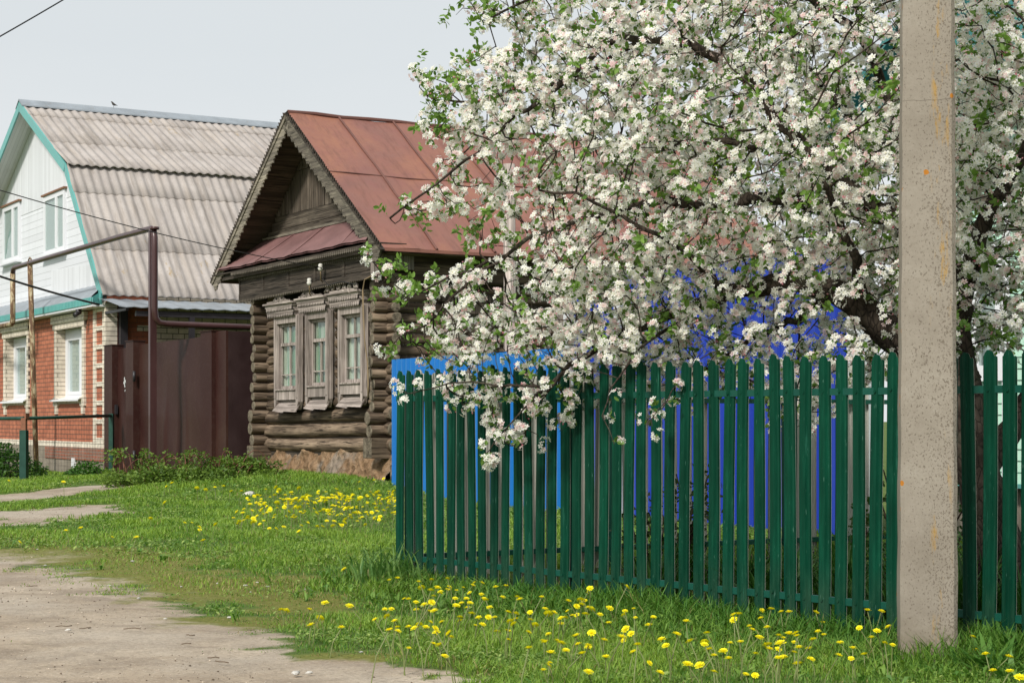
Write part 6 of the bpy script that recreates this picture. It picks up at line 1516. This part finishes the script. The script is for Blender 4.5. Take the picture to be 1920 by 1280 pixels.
zone = [(445, 940), (540, 905), (630, 888), (700, 884), (742, 892), (746, 985), (690, 985), (620, 985), (560, 1000), (480, 988), (430, 975)]
cnt = 0; rs = random.Random(21); spots = []
while len(spots) < 118:
    x, y = rs.uniform(425, 746), rs.uniform(880, 1000)
    if in_poly(np.array([x]), np.array([y]), zone)[0] and vnoise(np.array([x/28.]), np.array([y/14.]), 5)[0] > .22: spots.append((x, y))
spots += [(353, 983), (365, 978), (375, 993), (380, 992), (398, 986), (216, 1007), (244, 1017), (46, 1017), (131, 996), (139, 997), (283, 976), (300, 953), (375, 1017), (639, 1071), (560, 910), (545, 905), (433, 884), (415, 895), (447, 898), (405, 906), (430, 900), (306, 916), (316, 911), (372, 926), (388, 926), (120, 912), (20, 905), (665, 876), (672, 880)]
for (x, y) in spots:
    k = random.randrange(5); hd = STEMS[k][3]; X, Y = G(x, y, hd[2]*.8); o = bpy.data.objects.new('dandelion', FAR_ME[k]); COL.objects.link(o); o.location = (X, Y, gz(X, Y)); s = random.uniform(.8, 1.1)*(.9 if Y < 20 else 1.2); o.scale = (s, s, s); o.rotation_euler = (0, 0, random.uniform(0, 6.3))
    tag(o, 'yellow dandelion in the open grass between the log house and the track', 'dandelion', 'dandelions in the open grass')
# past the three hundred that show largest, the small ones farther back are one mass
rest = []
while len(rest) < 150:
    x, y = rs.uniform(425, 746), rs.uniform(880, 985)
    if in_poly(np.array([x]), np.array([y]), zone)[0] and vnoise(np.array([x/28.]), np.array([y/14.]), 5)[0] > .18: rest.append((x, y))
pv_, pf_, pm_, pc_ = [], [], [], []; o_ = 0
for (x, y) in rest:
    X, Y = G(x, y, .12); me = FAR_ME[rs.randrange(5)]; V = np.empty(len(me.vertices)*3); me.vertices.foreach_get('co', V); V = V.reshape(-1, 3)*rs.uniform(.75, 1.05); th = rs.uniform(0, 6.3); Rz = np.array(Matrix.Rotation(th, 3, 'Z')); V = V@Rz.T+np.array([X, Y, gz(X, Y)])
    C = np.empty(len(me.vertices)*4); me.attributes['tint'].data.foreach_get('color', C); pc_.append(C.reshape(-1, 4)[:, :3])
    F = np.array([list(p.vertices) for p in me.polygons]); pv_.append(V); pf_.append(F+o_); pm_ += [p.material_index for p in me.polygons]; o_ += len(V)
tag(np_mesh('dandelions', np.concatenate(pv_), np.concatenate(pf_), [M_DAND, M_STEM], mi=pm_, col=np.concatenate(pc_)), 'smaller dandelions thick in the grass before the log house', 'dandelion', kind='stuff')
# ================================================================ stones and scraps on the ground
M_STONE = m_paint('pale_stone', (.50, .48, .44), .9, .2, 12)
def rock(r, seed, flat=.6):
    rs = np.random.default_rng(seed); mb = MB(); n, m = 8, 5; rows = []
    for i in range(m+1):
        ph = pi*i/m; rows.append([((r*(1+.25*rs.normal()*(0 < i < m)))*sin(ph)*cos(2*pi*j/n), r*sin(ph)*sin(2*pi*j/n)*(1+.2*rs.normal()*(0 < i < m)), flat*r*cos(ph)) for j in range(n)])
        rows[-1].append(rows[-1][0])
    mb.grid(rows, 0, False); return mb
RM = []
for k in range(4): mb = rock(.014, k); me = bpy.data.meshes.new('stone'); me.from_pydata(mb.v, [], mb.f); me.update(); me.materials.append(M_STONE); RM.append(me)
for (px, py, s) in ((248, 1053, 1.6), (205, 1098, 1.2), (260, 1122, 1.2), (430, 1158, 1.2), (408, 1094, 1.0), (460, 1098, 1.3), (502, 1100, 1.2), (482, 1092, .9), (470, 1110, .8), (572, 1106, 1.3), (585, 1107, 1.0), (677, 1223, 1.0), (555, 1264, 2.0), (580, 1262, 1.3), (340, 1100, .9), (85, 1060, 1.0), (70, 1030, 1.), (310, 1160, .8), (128, 1182, 1.4), (600, 1180, .7)):
    X, Y = G(px, py); o = bpy.data.objects.new('stone', RM[random.randrange(4)]); COL.objects.link(o); o.location = (X, Y, gz(X, Y)+.004*s); o.scale = (s, s*.8, s*.7); o.rotation_euler = (0, 0, random.uniform(0, 6)); tag(o, 'small pale stone lying on the track and its mossy edge', 'stone', 'pale stones scattered on the track edge')
q = ground_at(602, 890); mb = MB()
for k in range(16):
    b = rock(random.uniform(.05, .16), 40+k, .5); d_ = (random.gauss(0, .4), random.gauss(0, .16), random.uniform(-.02, .05)); mb.add([(v[0]+d_[0], v[1]+d_[1], v[2]+d_[2]) for v in b.v], b.f, 0, True)
o = mb.build('lime_rubble', m_paint('lime_rubble', (.36, .30, .24), .95, .25, 9), None, (q[0], q[1]+.35, gz(q[0], q[1]+.35)+.03)); tag(o, 'low heap of pale rubble at the foot of the clay foundation', 'rubble')
mb = rock(.10, 77, .7); o = mb.build('stone', m_paint('white_lump', (.55, .52, .48), .9, .3, 10), None, ground_at(468, 908)); tag(o, 'large white and grey stone in the grass at the log house corner', 'stone')
TW = m_simple('dry_twig', (.15, .11, .075), .9)
rs = random.Random(9)
for (px, py, l_) in ((248, 1180, .10), (357, 1192, .05), (120, 1175, .09), (160, 1179, .07), (400, 1235, .06), (415, 1243, .08), (350, 1208, .05), (470, 1183, .04), (60, 1100, .08), (300, 1120, .06)):
    X, Y = G(px, py); mb = MB(); pts = [(l_*(t-.5), rs.gauss(0, .012), .006+.004*rs.random()) for t in (0, .33, .66, 1)]; mb.tube(pts, .0032, 5)
    o = mb.build('twig', TW, None, (X, Y, gz(X, Y)), rs.uniform(-.4, .4)); tag(o, 'small dry twig lying on the bare dirt track', 'twig', 'dry twigs on the track')
mb = MB(); rs = random.Random(4)
q = ground_at(575, 885); 
root = empty('dry_weed', (q[0], q[1]+.3, q[2])); tag(root, 'dry straw coloured weed stalks before the clay foundation', 'weed')
for i in range(26): x, y = rs.gauss(0, .35), rs.gauss(0, .12); h = rs.uniform(.2, .55); mb.tube([(x, y, -.05), (x+rs.gauss(0, .06), y, h*.6), (x+rs.gauss(0, .15), y, h)], [.006, .005, .003], 4)
mb.build('stalks', m_simple('straw', (.30, .24, .14), .8), root)['kind'] = 'stuff'
